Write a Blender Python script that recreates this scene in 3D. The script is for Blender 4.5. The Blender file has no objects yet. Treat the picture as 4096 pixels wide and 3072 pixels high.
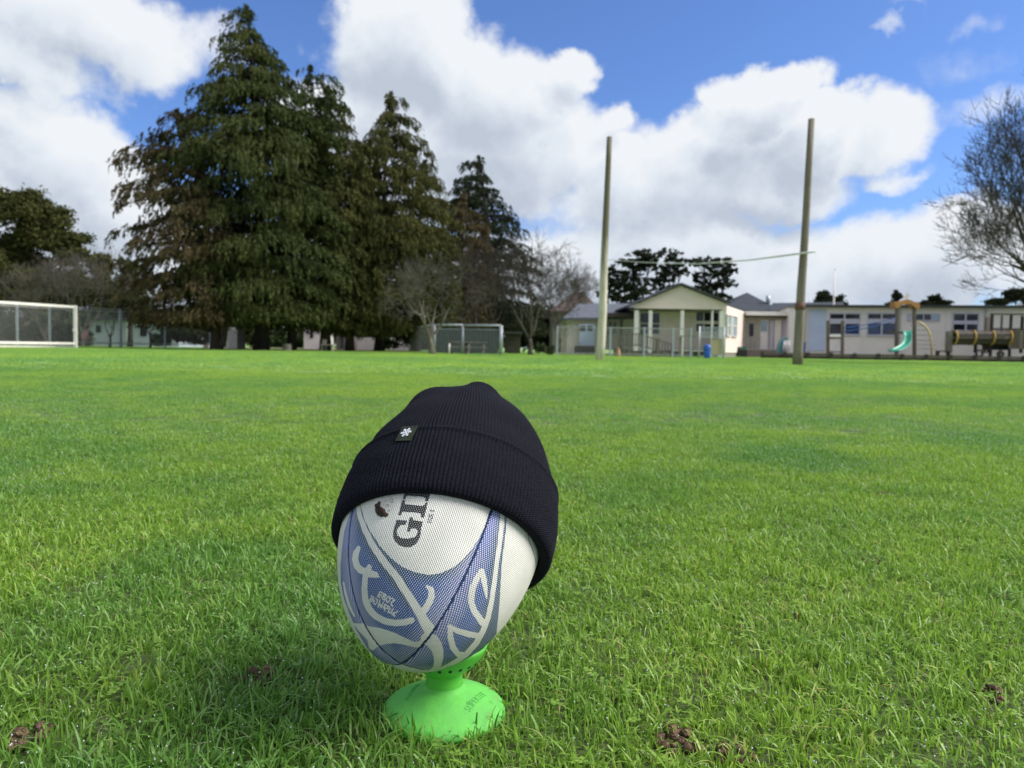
import bpy, math, random
import numpy as np
from math import sin, cos, pi, radians, atan, atan2, sqrt
from mathutils import Vector, Matrix

SC = bpy.context.scene
COL = SC.collection
random.seed(11)
RNG = np.random.default_rng(11)

# ------------------------------------------------------------------ camera
F = 2958.0            # focal length in pixels of the 4096 px wide photograph
CAM_H = 0.35
PITCH = atan((1536 - 1391) / F)
ROLL = 0.016
_a = pi / 2 - PITCH
RX = np.array([[1, 0, 0], [0, cos(_a), -sin(_a)], [0, sin(_a), cos(_a)]])
RZ = np.array([[cos(ROLL), -sin(ROLL), 0], [sin(ROLL), cos(ROLL), 0], [0, 0, 1]])
RC = RX @ RZ
CP = np.array([0.0, 0.0, CAM_H])
cam = bpy.data.cameras.new('camera')
cam.sensor_width = 36.0
cam.lens = F / 4096 * 36.0
cam.clip_start = 0.02
cam.clip_end = 2000.0
cam.dof.use_dof = True
cam.dof.focus_distance = 0.655
cam.dof.aperture_fstop = 11.5
camo = bpy.data.objects.new('camera', cam)
COL.objects.link(camo)
M4 = Matrix.Identity(4)
for i in range(3):
    for j in range(3):
        M4[i][j] = RC[i, j]
M4.translation = Vector(CP)
camo.matrix_world = M4
SC.camera = camo

SC.view_settings.view_transform = 'Standard'
SC.view_settings.look = 'None'
SC.view_settings.gamma = 1.0
SC.view_settings.use_curve_mapping = False
SC.view_settings.exposure = 1.64
SC.cycles.max_bounces = 6
SC.cycles.diffuse_bounces = 3
SC.cycles.glossy_bounces = 2
SC.cycles.transmission_bounces = 4
SC.cycles.transparent_max_bounces = 6
SC.cycles.sample_clamp_indirect = 4.0

SUN_AZ, SUN_EL = 94.0, 43.0       # degrees clockwise from the view direction (+Y), and height


def ray(px, py):
    d = RC @ np.array([(px - 2048) / F, -(py - 1536) / F, -1.0])
    return d / np.linalg.norm(d)


def at(px, py, D):
    """world point seen at pixel (px,py) at a distance D straight ahead"""
    d = ray(px, py)
    return CP + d * (D / d[1])


def gnd(px, D):
    """ground point under pixel column px at a distance D ahead"""
    py = 1400.0
    for _ in range(4):
        p = at(px, py, D)
        py += (p[2]) * F / D
    return np.array([p[0], D, 0.0])


def azel(px, py):
    d = ray(px, py)
    return math.degrees(atan2(d[0], d[1])), math.degrees(math.asin(d[2]))


# ------------------------------------------------------------------ world
def build_world():
    w = bpy.data.worlds.new('World')
    SC.world = w
    w.use_nodes = True
    nt = w.node_tree
    for n in list(nt.nodes):
        nt.nodes.remove(n)
    N, L = nt.nodes, nt.links

    # group: clouds density field as a function of (azimuth, elevation) in degrees + direction
    g = bpy.data.node_groups.new('cloud_field', 'ShaderNodeTree')
    g.interface.new_socket('AzEl', in_out='INPUT', socket_type='NodeSocketVector')
    g.interface.new_socket('Dir', in_out='INPUT', socket_type='NodeSocketVector')
    g.interface.new_socket('Density', in_out='OUTPUT', socket_type='NodeSocketFloat')
    gi = g.nodes.new('NodeGroupInput')
    go = g.nodes.new('NodeGroupOutput')
    gl = g.links

    def vm(op, a, b=None):
        n = g.nodes.new('ShaderNodeVectorMath')
        n.operation = op
        for i, x in enumerate((a, b)):
            if x is None:
                continue
            if isinstance(x, (tuple, list)):
                n.inputs[i].default_value = x
            else:
                gl.new(x, n.inputs[i])
        return n

    def mt(op, a, b=0.0, c=None, clamp=False):
        n = g.nodes.new('ShaderNodeMath')
        n.operation = op
        n.use_clamp = clamp
        for i, x in enumerate((a, b, c)):
            if x is None:
                continue
            if isinstance(x, (int, float)):
                n.inputs[i].default_value = x
            else:
                gl.new(x, n.inputs[i])
        return n.outputs[0]

    def noise(vec, scale, detail, rough=0.55, dist=0.0):
        n = g.nodes.new('ShaderNodeTexNoise')
        n.inputs['Scale'].default_value = scale
        n.inputs['Detail'].default_value = detail
        n.inputs['Roughness'].default_value = rough
        n.inputs['Distortion'].default_value = dist
        gl.new(vec, n.inputs['Vector'])
        return n
    nz = noise(gi.outputs['Dir'], 7.0, 7.0, 0.58)
    cen = vm('SUBTRACT', nz.outputs['Color'], (0.5, 0.5, 0.5))
    off = vm('MULTIPLY', cen.outputs[0], (10.0, 8.5, 0.0))
    P = vm('ADD', gi.outputs['AzEl'], off.outputs[0]).outputs[0]
    blobs = [
        # cx, cy, rx, ry, weight (pixels of the photograph)
        (330, 110, 640, 235, 1.0), (60, 290, 460, 120, 0.8), (760, 150, 330, 130, 0.42),
        (250, 640, 420, 290, 1.1), (60, 900, 560, 300, 1.1), (500, 860, 300, 260, 1.1),
        (1640, 230, 400, 330, 1.25), (1500, 600, 500, 330, 1.2), (1950, 400, 380, 330, 1.2), (2240, 300, 180, 160, 1.1),
        (2060, 640, 500, 260, 1.1), (2480, 540, 130, 110, 0.8),
        (3060, 400, 270, 180, 1.3), (3260, 560, 270, 190, 1.2), (2960, 620, 430, 210, 1.1), (3560, 540, 260, 150, 0.75),
        (2650, 780, 520, 230, 1.0), (3050, 760, 420, 160, 1.0),
        (1000, 1150, 1300, 300, 1.1), (2600, 1130, 1200, 290, 1.1), (3700, 1060, 700, 230, 1.0),
        (3520, 160, 80, 36, 0.22), (3930, 110, 110, 50, 0.18), (3620, 55, 100, 34, 0.14), (3980, 430, 200, 70, 0.22),
        (3620, 700, 170, 70, 0.45), (3900, 260, 120, 40, 0.02),
    ]
    best = None
    for cx, cy, rx, ry, wt in blobs:
        a0, e0 = azel(cx, cy)
        a1, _ = azel(cx + rx * 0.5, cy)
        _, e1 = azel(cx, cy + ry * 0.5)
        ra, re = abs(a1 - a0) * 2, abs(e1 - e0) * 2
        s = vm('SUBTRACT', P, (a0, e0, 0))
        m = vm('MULTIPLY', s.outputs[0], (1 / ra, 1 / re, 0))
        d = vm('DOT_PRODUCT', m.outputs[0], m.outputs[0])
        f = mt('MULTIPLY_ADD', d.outputs['Value'], -wt, wt)
        f = mt('MAXIMUM', f, -0.6)
        best = f if best is None else mt('SMOOTH_MAX', best, f, 0.18)
    # elsewhere in the sky: unseen cumulus without chosen layout, thickened to raise ambient light
    big = noise(gi.outputs['Dir'], 2.6, 3.0)
    bg = mt('MULTIPLY_ADD', big.outputs['Fac'], 7.0, -2.7)
    bg = mt('MINIMUM', bg, 1.2)
    sep = g.nodes.new('ShaderNodeSeparateXYZ')
    gl.new(gi.outputs['AzEl'], sep.inputs[0])
    absaz = mt('ABSOLUTE', sep.outputs[0])
    out1 = mt('MULTIPLY_ADD', absaz, 0.12, -4.6, clamp=True)
    out2 = mt('MULTIPLY_ADD', sep.outputs[1], 0.15, -4.6, clamp=True)
    outm = mt('MAXIMUM', out1, out2)
    mx = g.nodes.new('ShaderNodeMix')
    gl.new(outm, mx.inputs[0])
    gl.new(best, mx.inputs[2])
    gl.new(bg, mx.inputs[3])
    fine = noise(gi.outputs['Dir'], 22.0, 6.0, 0.6)
    fn = mt('MULTIPLY_ADD', fine.outputs['Fac'], 0.62, -0.31)
    tot = mt('ADD', mx.outputs[0], fn)
    gl.new(tot, go.inputs[0])

    tc = N.new('ShaderNodeTexCoord')
    sx = N.new('ShaderNodeSeparateXYZ')
    L.new(tc.outputs['Generated'], sx.inputs[0])

    def wm(op, a, b=0.0, c=None, clamp=False):
        n = N.new('ShaderNodeMath')
        n.operation = op
        n.use_clamp = clamp
        for i, x in enumerate((a, b, c)):
            if x is None:
                continue
            if isinstance(x, (int, float)):
                n.inputs[i].default_value = x
            else:
                L.new(x, n.inputs[i])
        return n.outputs[0]
    az = wm('MULTIPLY', wm('ARCTAN2', sx.outputs[0], sx.outputs[1]), 180 / pi)
    el = wm('MULTIPLY', wm('ARCSINE', sx.outputs[2]), 180 / pi)

    def field(daz, delv, ddir):
        c = N.new('ShaderNodeCombineXYZ')
        L.new(wm('ADD', az, daz), c.inputs[0])
        L.new(wm('ADD', el, delv), c.inputs[1])
        dv = N.new('ShaderNodeVectorMath')
        dv.operation = 'ADD'
        L.new(tc.outputs['Generated'], dv.inputs[0])
        dv.inputs[1].default_value = ddir
        gn = N.new('ShaderNodeGroup')
        gn.node_tree = g
        L.new(c.outputs[0], gn.inputs[0])
        L.new(dv.outputs[0], gn.inputs[1])
        return gn.outputs[0]
    d0 = field(0, 0, (0, 0, 0))
    d1 = field(0.9, 1.6, (0.016, 0, 0.028))    # towards the sun: what shades this bit of cloud
    d2 = field(1.6, 3.8, (0.028, 0, 0.066))

    def sstep(x, lo, hi, o0=0.0, o1=1.0):
        n = N.new('ShaderNodeMapRange')
        n.interpolation_type = 'SMOOTHSTEP'
        n.inputs['From Min'].default_value = lo
        n.inputs['From Max'].default_value = hi
        n.inputs['To Min'].default_value = o0
        n.inputs['To Max'].default_value = o1
        L.new(x, n.inputs['Value'])
        return n.outputs[0]
    cover = sstep(d0, -0.10, 0.52)
    sh = wm('ADD', sstep(d1, -0.1, 1.5, 0, 0.55), sstep(d2, 0.0, 1.4, 0, 0.45))
    # local billows
    bil = wm('SUBTRACT', d1, d0)
    sh = wm('ADD', sh, wm('MULTIPLY', bil, 0.55), clamp=True)
    low = sstep(el, 0.0, 16.0, 0.16, 0.0)
    sh = wm('ADD', sh, low, clamp=True)
    ramp = N.new('ShaderNodeValToRGB')
    ramp.color_ramp.elements[0].position = 0.0
    ramp.color_ramp.elements[0].color = (0.90, 0.93, 0.97, 1)
    ramp.color_ramp.elements[1].position = 1.0
    ramp.color_ramp.elements[1].color = (0.53, 0.595, 0.70, 1)
    e = ramp.color_ramp.elements.new(0.45)
    e.color = (0.77, 0.83, 0.91, 1)
    L.new(sh, ramp.inputs[0])
    csc = N.new('ShaderNodeVectorMath')
    csc.operation = 'SCALE'
    L.new(ramp.outputs[0], csc.inputs[0])
    csc.inputs['Scale'].default_value = 3.15

    sky = N.new('ShaderNodeTexSky')
    sky.sky_type = 'NISHITA'
    sky.sun_disc = False
    sky.sun_elevation = radians(SUN_EL)
    sky.sun_rotation = radians(SUN_AZ)
    sky.air_density = 1.0
    sky.dust_density = 0.6
    sky.ozone_density = 2.0
    tint = N.new('ShaderNodeVectorMath')
    tint.operation = 'MULTIPLY'
    L.new(sky.outputs[0], tint.inputs[0])
    tint.inputs[1].default_value = (0.295, 0.38, 0.555)
    mix = N.new('ShaderNodeMix')
    mix.data_type = 'RGBA'
    L.new(cover, mix.inputs[0])
    L.new(tint.outputs[0], mix.inputs[6])
    L.new(csc.outputs[0], mix.inputs[7])
    bgn = N.new('ShaderNodeBackground')
    bgn.inputs['Strength'].default_value = 0.1
    L.new(mix.outputs[2], bgn.inputs[0])
    wo = N.new('ShaderNodeOutputWorld')
    L.new(bgn.outputs[0], wo.inputs[0])


build_world()

sun = bpy.data.lights.new('sun', 'SUN')
sun.energy = 1.75
sun.angle = radians(36.0)
sun.color = (1.0, 0.95, 0.87)
suno = bpy.data.objects.new('sun', sun)
COL.objects.link(suno)
_sd = Vector((sin(radians(SUN_AZ)) * cos(radians(SUN_EL)), cos(radians(SUN_AZ)) * cos(radians(SUN_EL)), sin(radians(SUN_EL))))
suno.rotation_euler = _sd.to_track_quat('Z', 'Y').to_euler()
suno.location = (30, 0, 30)


# ------------------------------------------------------------------ materials
def mat(name, c1, c2=None, rough=0.7, scale=6.0, bump=0.0, bscale=40.0, spec=0.5, c3=None, detail=4.0, metal=0.0,
        coord='Object', stretch=(1, 1, 1), transl=0.0, sheen=0.0):
    m = bpy.data.materials.new(name)
    m.use_nodes = True
    nt = m.node_tree
    N, L = nt.nodes, nt.links
    b = N['Principled BSDF']
    b.inputs['Roughness'].default_value = rough
    b.inputs['Specular IOR Level'].default_value = spec
    b.inputs['Metallic'].default_value = metal
    if sheen:
        b.inputs['Sheen Weight'].default_value = sheen
    c2 = c2 or tuple(x * 0.78 for x in c1)
    tc = N.new('ShaderNodeTexCoord')
    mp = N.new('ShaderNodeMapping')
    mp.inputs['Scale'].default_value = stretch
    L.new(tc.outputs[coord], mp.inputs[0])
    nz = N.new('ShaderNodeTexNoise')
    nz.inputs['Scale'].default_value = scale
    nz.inputs['Detail'].default_value = detail
    nz.inputs['Roughness'].default_value = 0.62
    L.new(mp.outputs[0], nz.inputs['Vector'])
    r = N.new('ShaderNodeValToRGB')
    r.color_ramp.elements[0].position = 0.33
    r.color_ramp.elements[1].position = 0.67
    r.color_ramp.elements[0].color = (*c1, 1)
    r.color_ramp.elements[1].color = (*c2, 1)
    if c3:
        e = r.color_ramp.elements.new(0.74)
        e.color = (*c3, 1)
    L.new(nz.outputs['Fac'], r.inputs[0])
    L.new(r.outputs[0], b.inputs['Base Color'])
    if bump:
        n2 = N.new('ShaderNodeTexNoise')
        n2.inputs['Scale'].default_value = bscale
        n2.inputs['Detail'].default_value = 3
        L.new(mp.outputs[0], n2.inputs['Vector'])
        bp = N.new('ShaderNodeBump')
        bp.inputs['Strength'].default_value = bump
        bp.inputs['Distance'].default_value = 0.02
        L.new(n2.outputs['Fac'], bp.inputs['Height'])
        L.new(bp.outputs[0], b.inputs['Normal'])
    if transl:
        t = N.new('ShaderNodeBsdfTranslucent')
        L.new(r.outputs[0], t.inputs[0])
        mx = N.new('ShaderNodeMixShader')
        mx.inputs[0].default_value = transl
        L.new(b.outputs[0], mx.inputs[1])
        L.new(t.outputs[0], mx.inputs[2])
        L.new(mx.outputs[0], N['Material Output'].inputs[0])
    return m


def glass_mat(name, col):
    m = mat(name, col, tuple(x * 0.6 for x in col), rough=0.08, scale=0.7, spec=0.6)
    return m


MT = dict(
    cream=mat('cream_weatherboard', (0.87, 0.735, 0.66), (0.80, 0.67, 0.61), rough=0.6, scale=3),
    white=mat('white_painted_wall', (0.88, 0.83, 0.79), (0.82, 0.77, 0.73), rough=0.6, scale=1.5),
    whitepaint=mat('white_paint', (0.84, 0.79, 0.77), (0.75, 0.71, 0.69), rough=0.4, scale=5),
    lilac=mat('pale_lilac_frame', (0.58, 0.57, 0.68), (0.52, 0.51, 0.62), rough=0.4, scale=5),
    bluepanel=mat('pale_blue_panel', (0.52, 0.60, 0.78), (0.46, 0.54, 0.72), rough=0.5, scale=2),
    glass=glass_mat('dark_window_glass', (0.022, 0.024, 0.035)),
    blueglass=glass_mat('blue_curtained_glass', (0.03, 0.06, 0.15)),
    paleglass=glass_mat('pale_blue_glass', (0.38, 0.50, 0.60)),
    roofdark=mat('dark_roof_edge', (0.045, 0.045, 0.045), (0.03, 0.03, 0.032), rough=0.6),
    roofgrey=mat('blue_grey_roofing', (0.13, 0.145, 0.18), (0.10, 0.11, 0.135), rough=0.9, scale=2, spec=0.1),
    roofslate=mat('slate_roofing', (0.065, 0.075, 0.09), (0.05, 0.056, 0.07), rough=0.95, scale=2, spec=0.1),
    roofred=mat('rust_red_roof', (0.095, 0.062, 0.055), (0.07, 0.05, 0.045), rough=0.7, scale=2),
    timber=mat('weathered_timber', (0.16, 0.125, 0.10), (0.09, 0.07, 0.055), rough=0.8, scale=5, stretch=(1, 1, 6)),
    timberdark=mat('dark_damp_timber', (0.06, 0.048, 0.040), (0.035, 0.028, 0.024), rough=0.85, scale=5),
    timbergrey=mat('grey_timber', (0.24, 0.215, 0.19), (0.16, 0.14, 0.12), rough=0.8, scale=6),
    pole=mat('mossy_pole_timber', (0.23, 0.195, 0.155), (0.11, 0.095, 0.07), rough=0.85, scale=2.2, bump=0.6, bscale=12, stretch=(5, 5, 0.5), c3=(0.08, 0.085, 0.04)),
    polepaint=mat('flaking_cream_paint', (0.62, 0.57, 0.48), (0.42, 0.38, 0.30), rough=0.7, scale=2.5, stretch=(4, 4, 0.6), c3=(0.20, 0.20, 0.12)),
    palebar=mat('pale_weathered_bar', (0.60, 0.60, 0.60), (0.50, 0.50, 0.50), rough=0.6),
    galv=mat('galvanised_steel', (0.46, 0.49, 0.54), (0.34, 0.37, 0.41), rough=0.45, metal=0.3),
    bars=mat('grey_green_fence_bars', (0.37, 0.36, 0.37), (0.29, 0.28, 0.29), rough=0.5),
    mesh=mat('chain_mesh', (0.23, 0.22, 0.22), (0.18, 0.17, 0.17), rough=0.6),
    screen=mat('dark_grey_windbreak_cloth', (0.085, 0.10, 0.105), (0.065, 0.075, 0.08), rough=0.9, scale=4),
    plastic_blue=mat('blue_plastic', (0.02, 0.11, 0.48), (0.015, 0.08, 0.36), rough=0.35, scale=3),
    green_slide=mat('teal_green_plastic', (0.03, 0.36, 0.25), (0.02, 0.28, 0.19), rough=0.35, scale=3),
    orange=mat('orange_plastic', (0.48, 0.23, 0.07), (0.36, 0.17, 0.05), rough=0.45, scale=3),
    yellow=mat('faded_yellow_paint', (0.62, 0.50, 0.24), (0.50, 0.40, 0.20), rough=0.5, scale=3),
    rope=mat('yellow_rope', (0.52, 0.32, 0.06), (0.36, 0.22, 0.05), rough=0.8, scale=20),
    bluerope=mat('blue_rope', (0.03, 0.09, 0.30), rough=0.7, scale=20),
    rubber=mat('black_rubber', (0.02, 0.02, 0.022), rough=0.7),
    teal=mat('teal_canvas', (0.05, 0.20, 0.24), rough=0.7),
    concrete=mat('grey_concrete', (0.26, 0.24, 0.22), (0.17, 0.16, 0.145), rough=0.85, scale=6),
    skyshed=mat('pale_blue_shed_wall', (0.42, 0.46, 0.56), (0.36, 0.40, 0.49), rough=0.6, scale=1),
    bark_red=mat('red_brown_bark', (0.085, 0.052, 0.042), (0.045, 0.030, 0.026), rough=0.95, scale=3, bump=0.8, bscale=9, stretch=(3, 3, 0.5)),
    bark_dark=mat('dark_bark', (0.045, 0.034, 0.030), (0.022, 0.018, 0.017), rough=0.95, scale=3, bump=0.8, bscale=9, stretch=(3, 3, 0.5)),
    bark_pale=mat('pale_lichened_bark', (0.16, 0.145, 0.11), (0.09, 0.08, 0.065), rough=0.9, scale=4, bump=0.5, bscale=12, stretch=(2, 2, 0.6)),
    bark_dull=mat('dull_olive_bark', (0.085, 0.075, 0.055), (0.05, 0.043, 0.034), rough=0.95, scale=4),
    twig_brown=mat('brown_twigs', (0.055, 0.042, 0.036), (0.036, 0.028, 0.025), rough=0.9, scale=1.2),
    twig_grey=mat('grey_twigs', (0.100, 0.088, 0.072), (0.070, 0.062, 0.050), rough=0.9, scale=1.2),
    twig_pink=mat('pinkish_twigs', (0.095, 0.070, 0.062), (0.065, 0.048, 0.043), rough=0.9, scale=1.2),
    twig_olive=mat('olive_twigs', (0.045, 0.037, 0.022), (0.03, 0.025, 0.016), rough=0.9, scale=1.5),
    litter=mat('brown_leaf_litter', (0.16, 0.095, 0.055), (0.075, 0.05, 0.03), rough=0.95, scale=2.5, bump=0.5, bscale=10),
    soil=mat('damp_brown_soil', (0.24, 0.145, 0.09), (0.13, 0.08, 0.05), rough=0.95, scale=90, bump=1.0, bscale=160),
    straw=mat('dry_straw', (0.50, 0.36, 0.18), (0.38, 0.26, 0.12), rough=0.8, scale=60),
    pink=mat('faded_pink_plastic', (0.45, 0.22, 0.19), (0.33, 0.17, 0.15), rough=0.7, scale=4),
)


def foliage_mat(name, c1, c2, c3, scale=0.35):
    return mat(name, c1, c2, rough=0.85, scale=scale, c3=c3, detail=9.0, spec=0.08, transl=0.22)


FOL = dict(
    deep=foliage_mat('deep_green_conifer_foliage', (0.036, 0.054, 0.019), (0.074, 0.084, 0.026), (0.068, 0.066, 0.028)),
    olive=foliage_mat('olive_conifer_foliage', (0.046, 0.056, 0.019), (0.094, 0.092, 0.030), (0.10, 0.07, 0.034)),
    brown=foliage_mat('browning_conifer_foliage', (0.062, 0.058, 0.026), (0.094, 0.068, 0.037), (0.13, 0.078, 0.05)),
    dark=foliage_mat('dark_pine_foliage', (0.020, 0.030, 0.017), (0.034, 0.043, 0.021), (0.03, 0.034, 0.021)),
    hedge=foliage_mat('dark_shrub_foliage', (0.050, 0.070, 0.036), (0.075, 0.088, 0.042), (0.08, 0.072, 0.045)),
)


# ------------------------------------------------------------------ mesh helpers
def fast_mesh(name, V, Fq, mats=(), smooth=False):
    """V (n,3), Fq (m,k) faces of k corners each"""
    V = np.asarray(V, dtype=np.float32)
    Fq = np.asarray(Fq, dtype=np.int32)
    me = bpy.data.meshes.new(name)
    m, k = Fq.shape
    me.vertices.add(len(V))
    me.vertices.foreach_set('co', V.ravel())
    me.loops.add(m * k)
    me.loops.foreach_set('vertex_index', Fq.ravel())
    me.polygons.add(m)
    me.polygons.foreach_set('loop_start', np.arange(0, m * k, k, dtype=np.int32))
    me.polygons.foreach_set('use_smooth', np.full(m, smooth, dtype=bool))
    me.update(calc_edges=True)
    for x in mats:
        me.materials.append(x)
    return me


ORG = {}


def link(o, parent=None, origin=None):
    COL.objects.link(o)
    if parent is not None:
        o.parent = parent
    return o


def thing(name, label, cat, loc, group=None):
    o = bpy.data.objects.new(name, None)
    o.empty_display_size = 0.2
    o.location = tuple(float(x) for x in loc)
    COL.objects.link(o)
    o['label'] = label
    o['category'] = cat
    if group:
        o['group'] = group
    ORG[o.name] = np.array([float(x) for x in loc])
    return o


def put(name, me, parent=None, label=None, cat=None, kind=None, group=None):
    """link a mesh whose vertices are in world coordinates; under a thing they are moved to its frame"""
    o = bpy.data.objects.new(name, me)
    COL.objects.link(o)
    if parent is not None:
        o.parent = parent
        org = ORG[parent.name]
        ORG[o.name] = org
        me.transform(Matrix.Translation(Vector(-org)))
    else:
        ORG[o.name] = np.zeros(3)
    if label:
        o['label'] = label
    if cat:
        o['category'] = cat
    if kind:
        o['kind'] = kind
    if group:
        o['group'] = group
    return o


class MB:
    def __init__(self):
        self.v = []
        self.f = []

    def hexa(self, P):
        """8 corners: bottom 0-3, top 4-7 (ccw from above)"""
        b = len(self.v)
        self.v += [tuple(map(float, p)) for p in P]
        for q in ((3, 2, 1, 0), (4, 5, 6, 7), (0, 1, 5, 4), (1, 2, 6, 5), (2, 3, 7, 6), (3, 0, 4, 7)):
            self.f.append(tuple(b + i for i in q))
        return self

    def box(self, x0, x1, y0, y1, z0, z1):
        return self.hexa([(x0, y0, z0), (x1, y0, z0), (x1, y1, z0), (x0, y1, z0), (x0, y0, z1), (x1, y0, z1), (x1, y1, z1), (x0, y1, z1)])

    def beam(self, p0, p1, w, h=None, up=(0, 0, 1)):
        h = h or w
        p0, p1 = np.array(p0, float), np.array(p1, float)
        d = p1 - p0
        d /= np.linalg.norm(d)
        u = np.array(up, float)
        if abs(d @ u) > 0.95:
            u = np.array([0.0, 1.0, 0.0])
        s = np.cross(d, u)
        s /= np.linalg.norm(s)
        t = np.cross(s, d)
        s, t = s * w / 2, t * h / 2
        return self.hexa([p0 - s - t, p0 + s - t, p1 + s - t, p1 - s - t, p0 - s + t, p0 + s + t, p1 + s + t, p1 - s + t])

    def tube(self, pts, rad, n=8, cap=True, jit=0.0):
        pts = [np.array(p, float) for p in pts]
        if not hasattr(rad, '__len__'):
            rad = [rad] * len(pts)
        b = len(self.v)
        ref = np.array([0.0, 0.0, 1.0])
        d0 = pts[1] - pts[0]
        if abs(d0[2]) > 0.8 * np.linalg.norm(d0):
            ref = np.array([0.0, 1.0, 0.0])
        for i, p in enumerate(pts):
            d = pts[min(i + 1, len(pts) - 1)] - pts[max(i - 1, 0)]
            d = d / np.linalg.norm(d)
            s = np.cross(d, ref)
            s /= np.linalg.norm(s)
            t = np.cross(s, d)
            for k in range(n):
                a = 2 * pi * k / n
                r = rad[i] * (1 + (random.uniform(-jit, jit) if jit else 0))
                self.v.append(tuple(p + r * (cos(a) * s + sin(a) * t)))
        for i in range(len(pts) - 1):
            for k in range(n):
                k2 = (k + 1) % n
                self.f.append((b + i * n + k, b + i * n + k2, b + (i + 1) * n + k2, b + (i + 1) * n + k))
        if cap:
            self.f.append(tuple(b + k for k in reversed(range(n))))
            e = b + (len(pts) - 1) * n
            self.f.append(tuple(e + k for k in range(n)))
        return self

    def lathe(self, prof, c, n=32, close=False):
        """prof list of (r,z) about a vertical axis at c"""
        b = len(self.v)
        for r, z in prof:
            for k in range(n):
                a = 2 * pi * k / n
                self.v.append((c[0] + r * cos(a), c[1] + r * sin(a), c[2] + z))
        m = len(prof)
        for i in range(m - 1 + (1 if close else 0)):
            j = (i + 1) % m
            for k in range(n):
                k2 = (k + 1) % n
                self.f.append((b + i * n + k, b + i * n + k2, b + j * n + k2, b + j * n + k))
        return self

    def poly(self, front, back):
        """prism between two matching outlines"""
        b = len(self.v)
        n = len(front)
        self.v += [tuple(map(float, p)) for p in front] + [tuple(map(float, p)) for p in back]
        self.f.append(tuple(b + i for i in range(n)))
        self.f.append(tuple(b + n + i for i in reversed(range(n))))
        for i in range(n):
            j = (i + 1) % n
            self.f.append((b + j, b + i, b + n + i, b + n + j))
        return self

    def mesh(self, name, m=None, smooth=False):
        me = bpy.data.meshes.new(name)
        me.from_pydata(self.v, [], self.f)
        if m:
            me.materials.append(m)
        if smooth:
            for p in me.polygons:
                p.use_smooth = len(p.vertices) <= 4
        me.update()
        return me

    def put(self, name, m, parent=None, smooth=False, **kw):
        return put(name, self.mesh(name, m, smooth), parent, **kw)


class Fac:
    """a vertical facade between two ground points given as (pixel column, distance)"""

    def __init__(self, pxa, Da, pxb, Db):
        self.a, self.b = gnd(pxa, Da), gnd(pxb, Db)
        self.t = (self.b - self.a) / np.linalg.norm(self.b - self.a)
        self.n = np.array([self.t[1], -self.t[0], 0.0])
        if self.n[1] > 0 and abs(self.n[1]) > 0.05:
            self.n = -self.n
        elif abs(self.n[1]) <= 0.05 and (-self.a) @ self.n < 0:
            self.n = -self.n
        self.L = np.linalg.norm(self.b - self.a)

    def uv(self, px, py, d=0.0):
        r = ray(px, py)
        o = self.a + self.n * d
        k = ((o - CP) @ self.n) / (r @ self.n)
        p = CP + r * k
        return (p - self.a) @ self.t, p[2]

    def P(self, s, z, d=0.0):
        return self.a + self.t * s + self.n * d + np.array([0, 0, z])

    def W(self, px, py, d=0.0):
        s, z = self.uv(px, py, d)
        return self.P(s, z, d)

    def sbox(self, mb, s0, s1, z0, z1, d0, d1):
        P = self.P
        return mb.hexa([P(s0, z0, d1), P(s1, z0, d1), P(s1, z0, d0), P(s0, z0, d0), P(s0, z1, d1), P(s1, z1, d1), P(s1, z1, d0), P(s0, z1, d0)])

    def box(self, mb, x0, y0, x1, y1, d0, d1):
        ym, xm = (y0 + y1) / 2, (x0 + x1) / 2
        s0, s1 = self.uv(x0, ym, d1)[0], self.uv(x1, ym, d1)[0]
        z1, z0 = self.uv(xm, y0, d1)[1], self.uv(xm, y1, d1)[1]
        return self.sbox(mb, s0, s1, z0, z1, d0, d1)


# ------------------------------------------------------------------ ground
TEE = np.array([-0.0600, 0.690, 0.0])


def value_noise(x, y, scale, seed):
    """smooth 2-D value noise in 0..1"""
    r = np.random.default_rng(seed)
    T = r.random((256, 256))
    x = x / scale + 1000.5
    y = y / scale + 1000.5
    xi, yi = np.floor(x).astype(int), np.floor(y).astype(int)
    fx, fy = x - xi, y - yi
    fx, fy = fx * fx * (3 - 2 * fx), fy * fy * (3 - 2 * fy)
    g = lambda a, b: T[a % 256, b % 256]
    return (g(xi, yi) * (1 - fx) + g(xi + 1, yi) * fx) * (1 - fy) + (g(xi, yi + 1) * (1 - fx) + g(xi + 1, yi + 1) * fx) * fy


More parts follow.
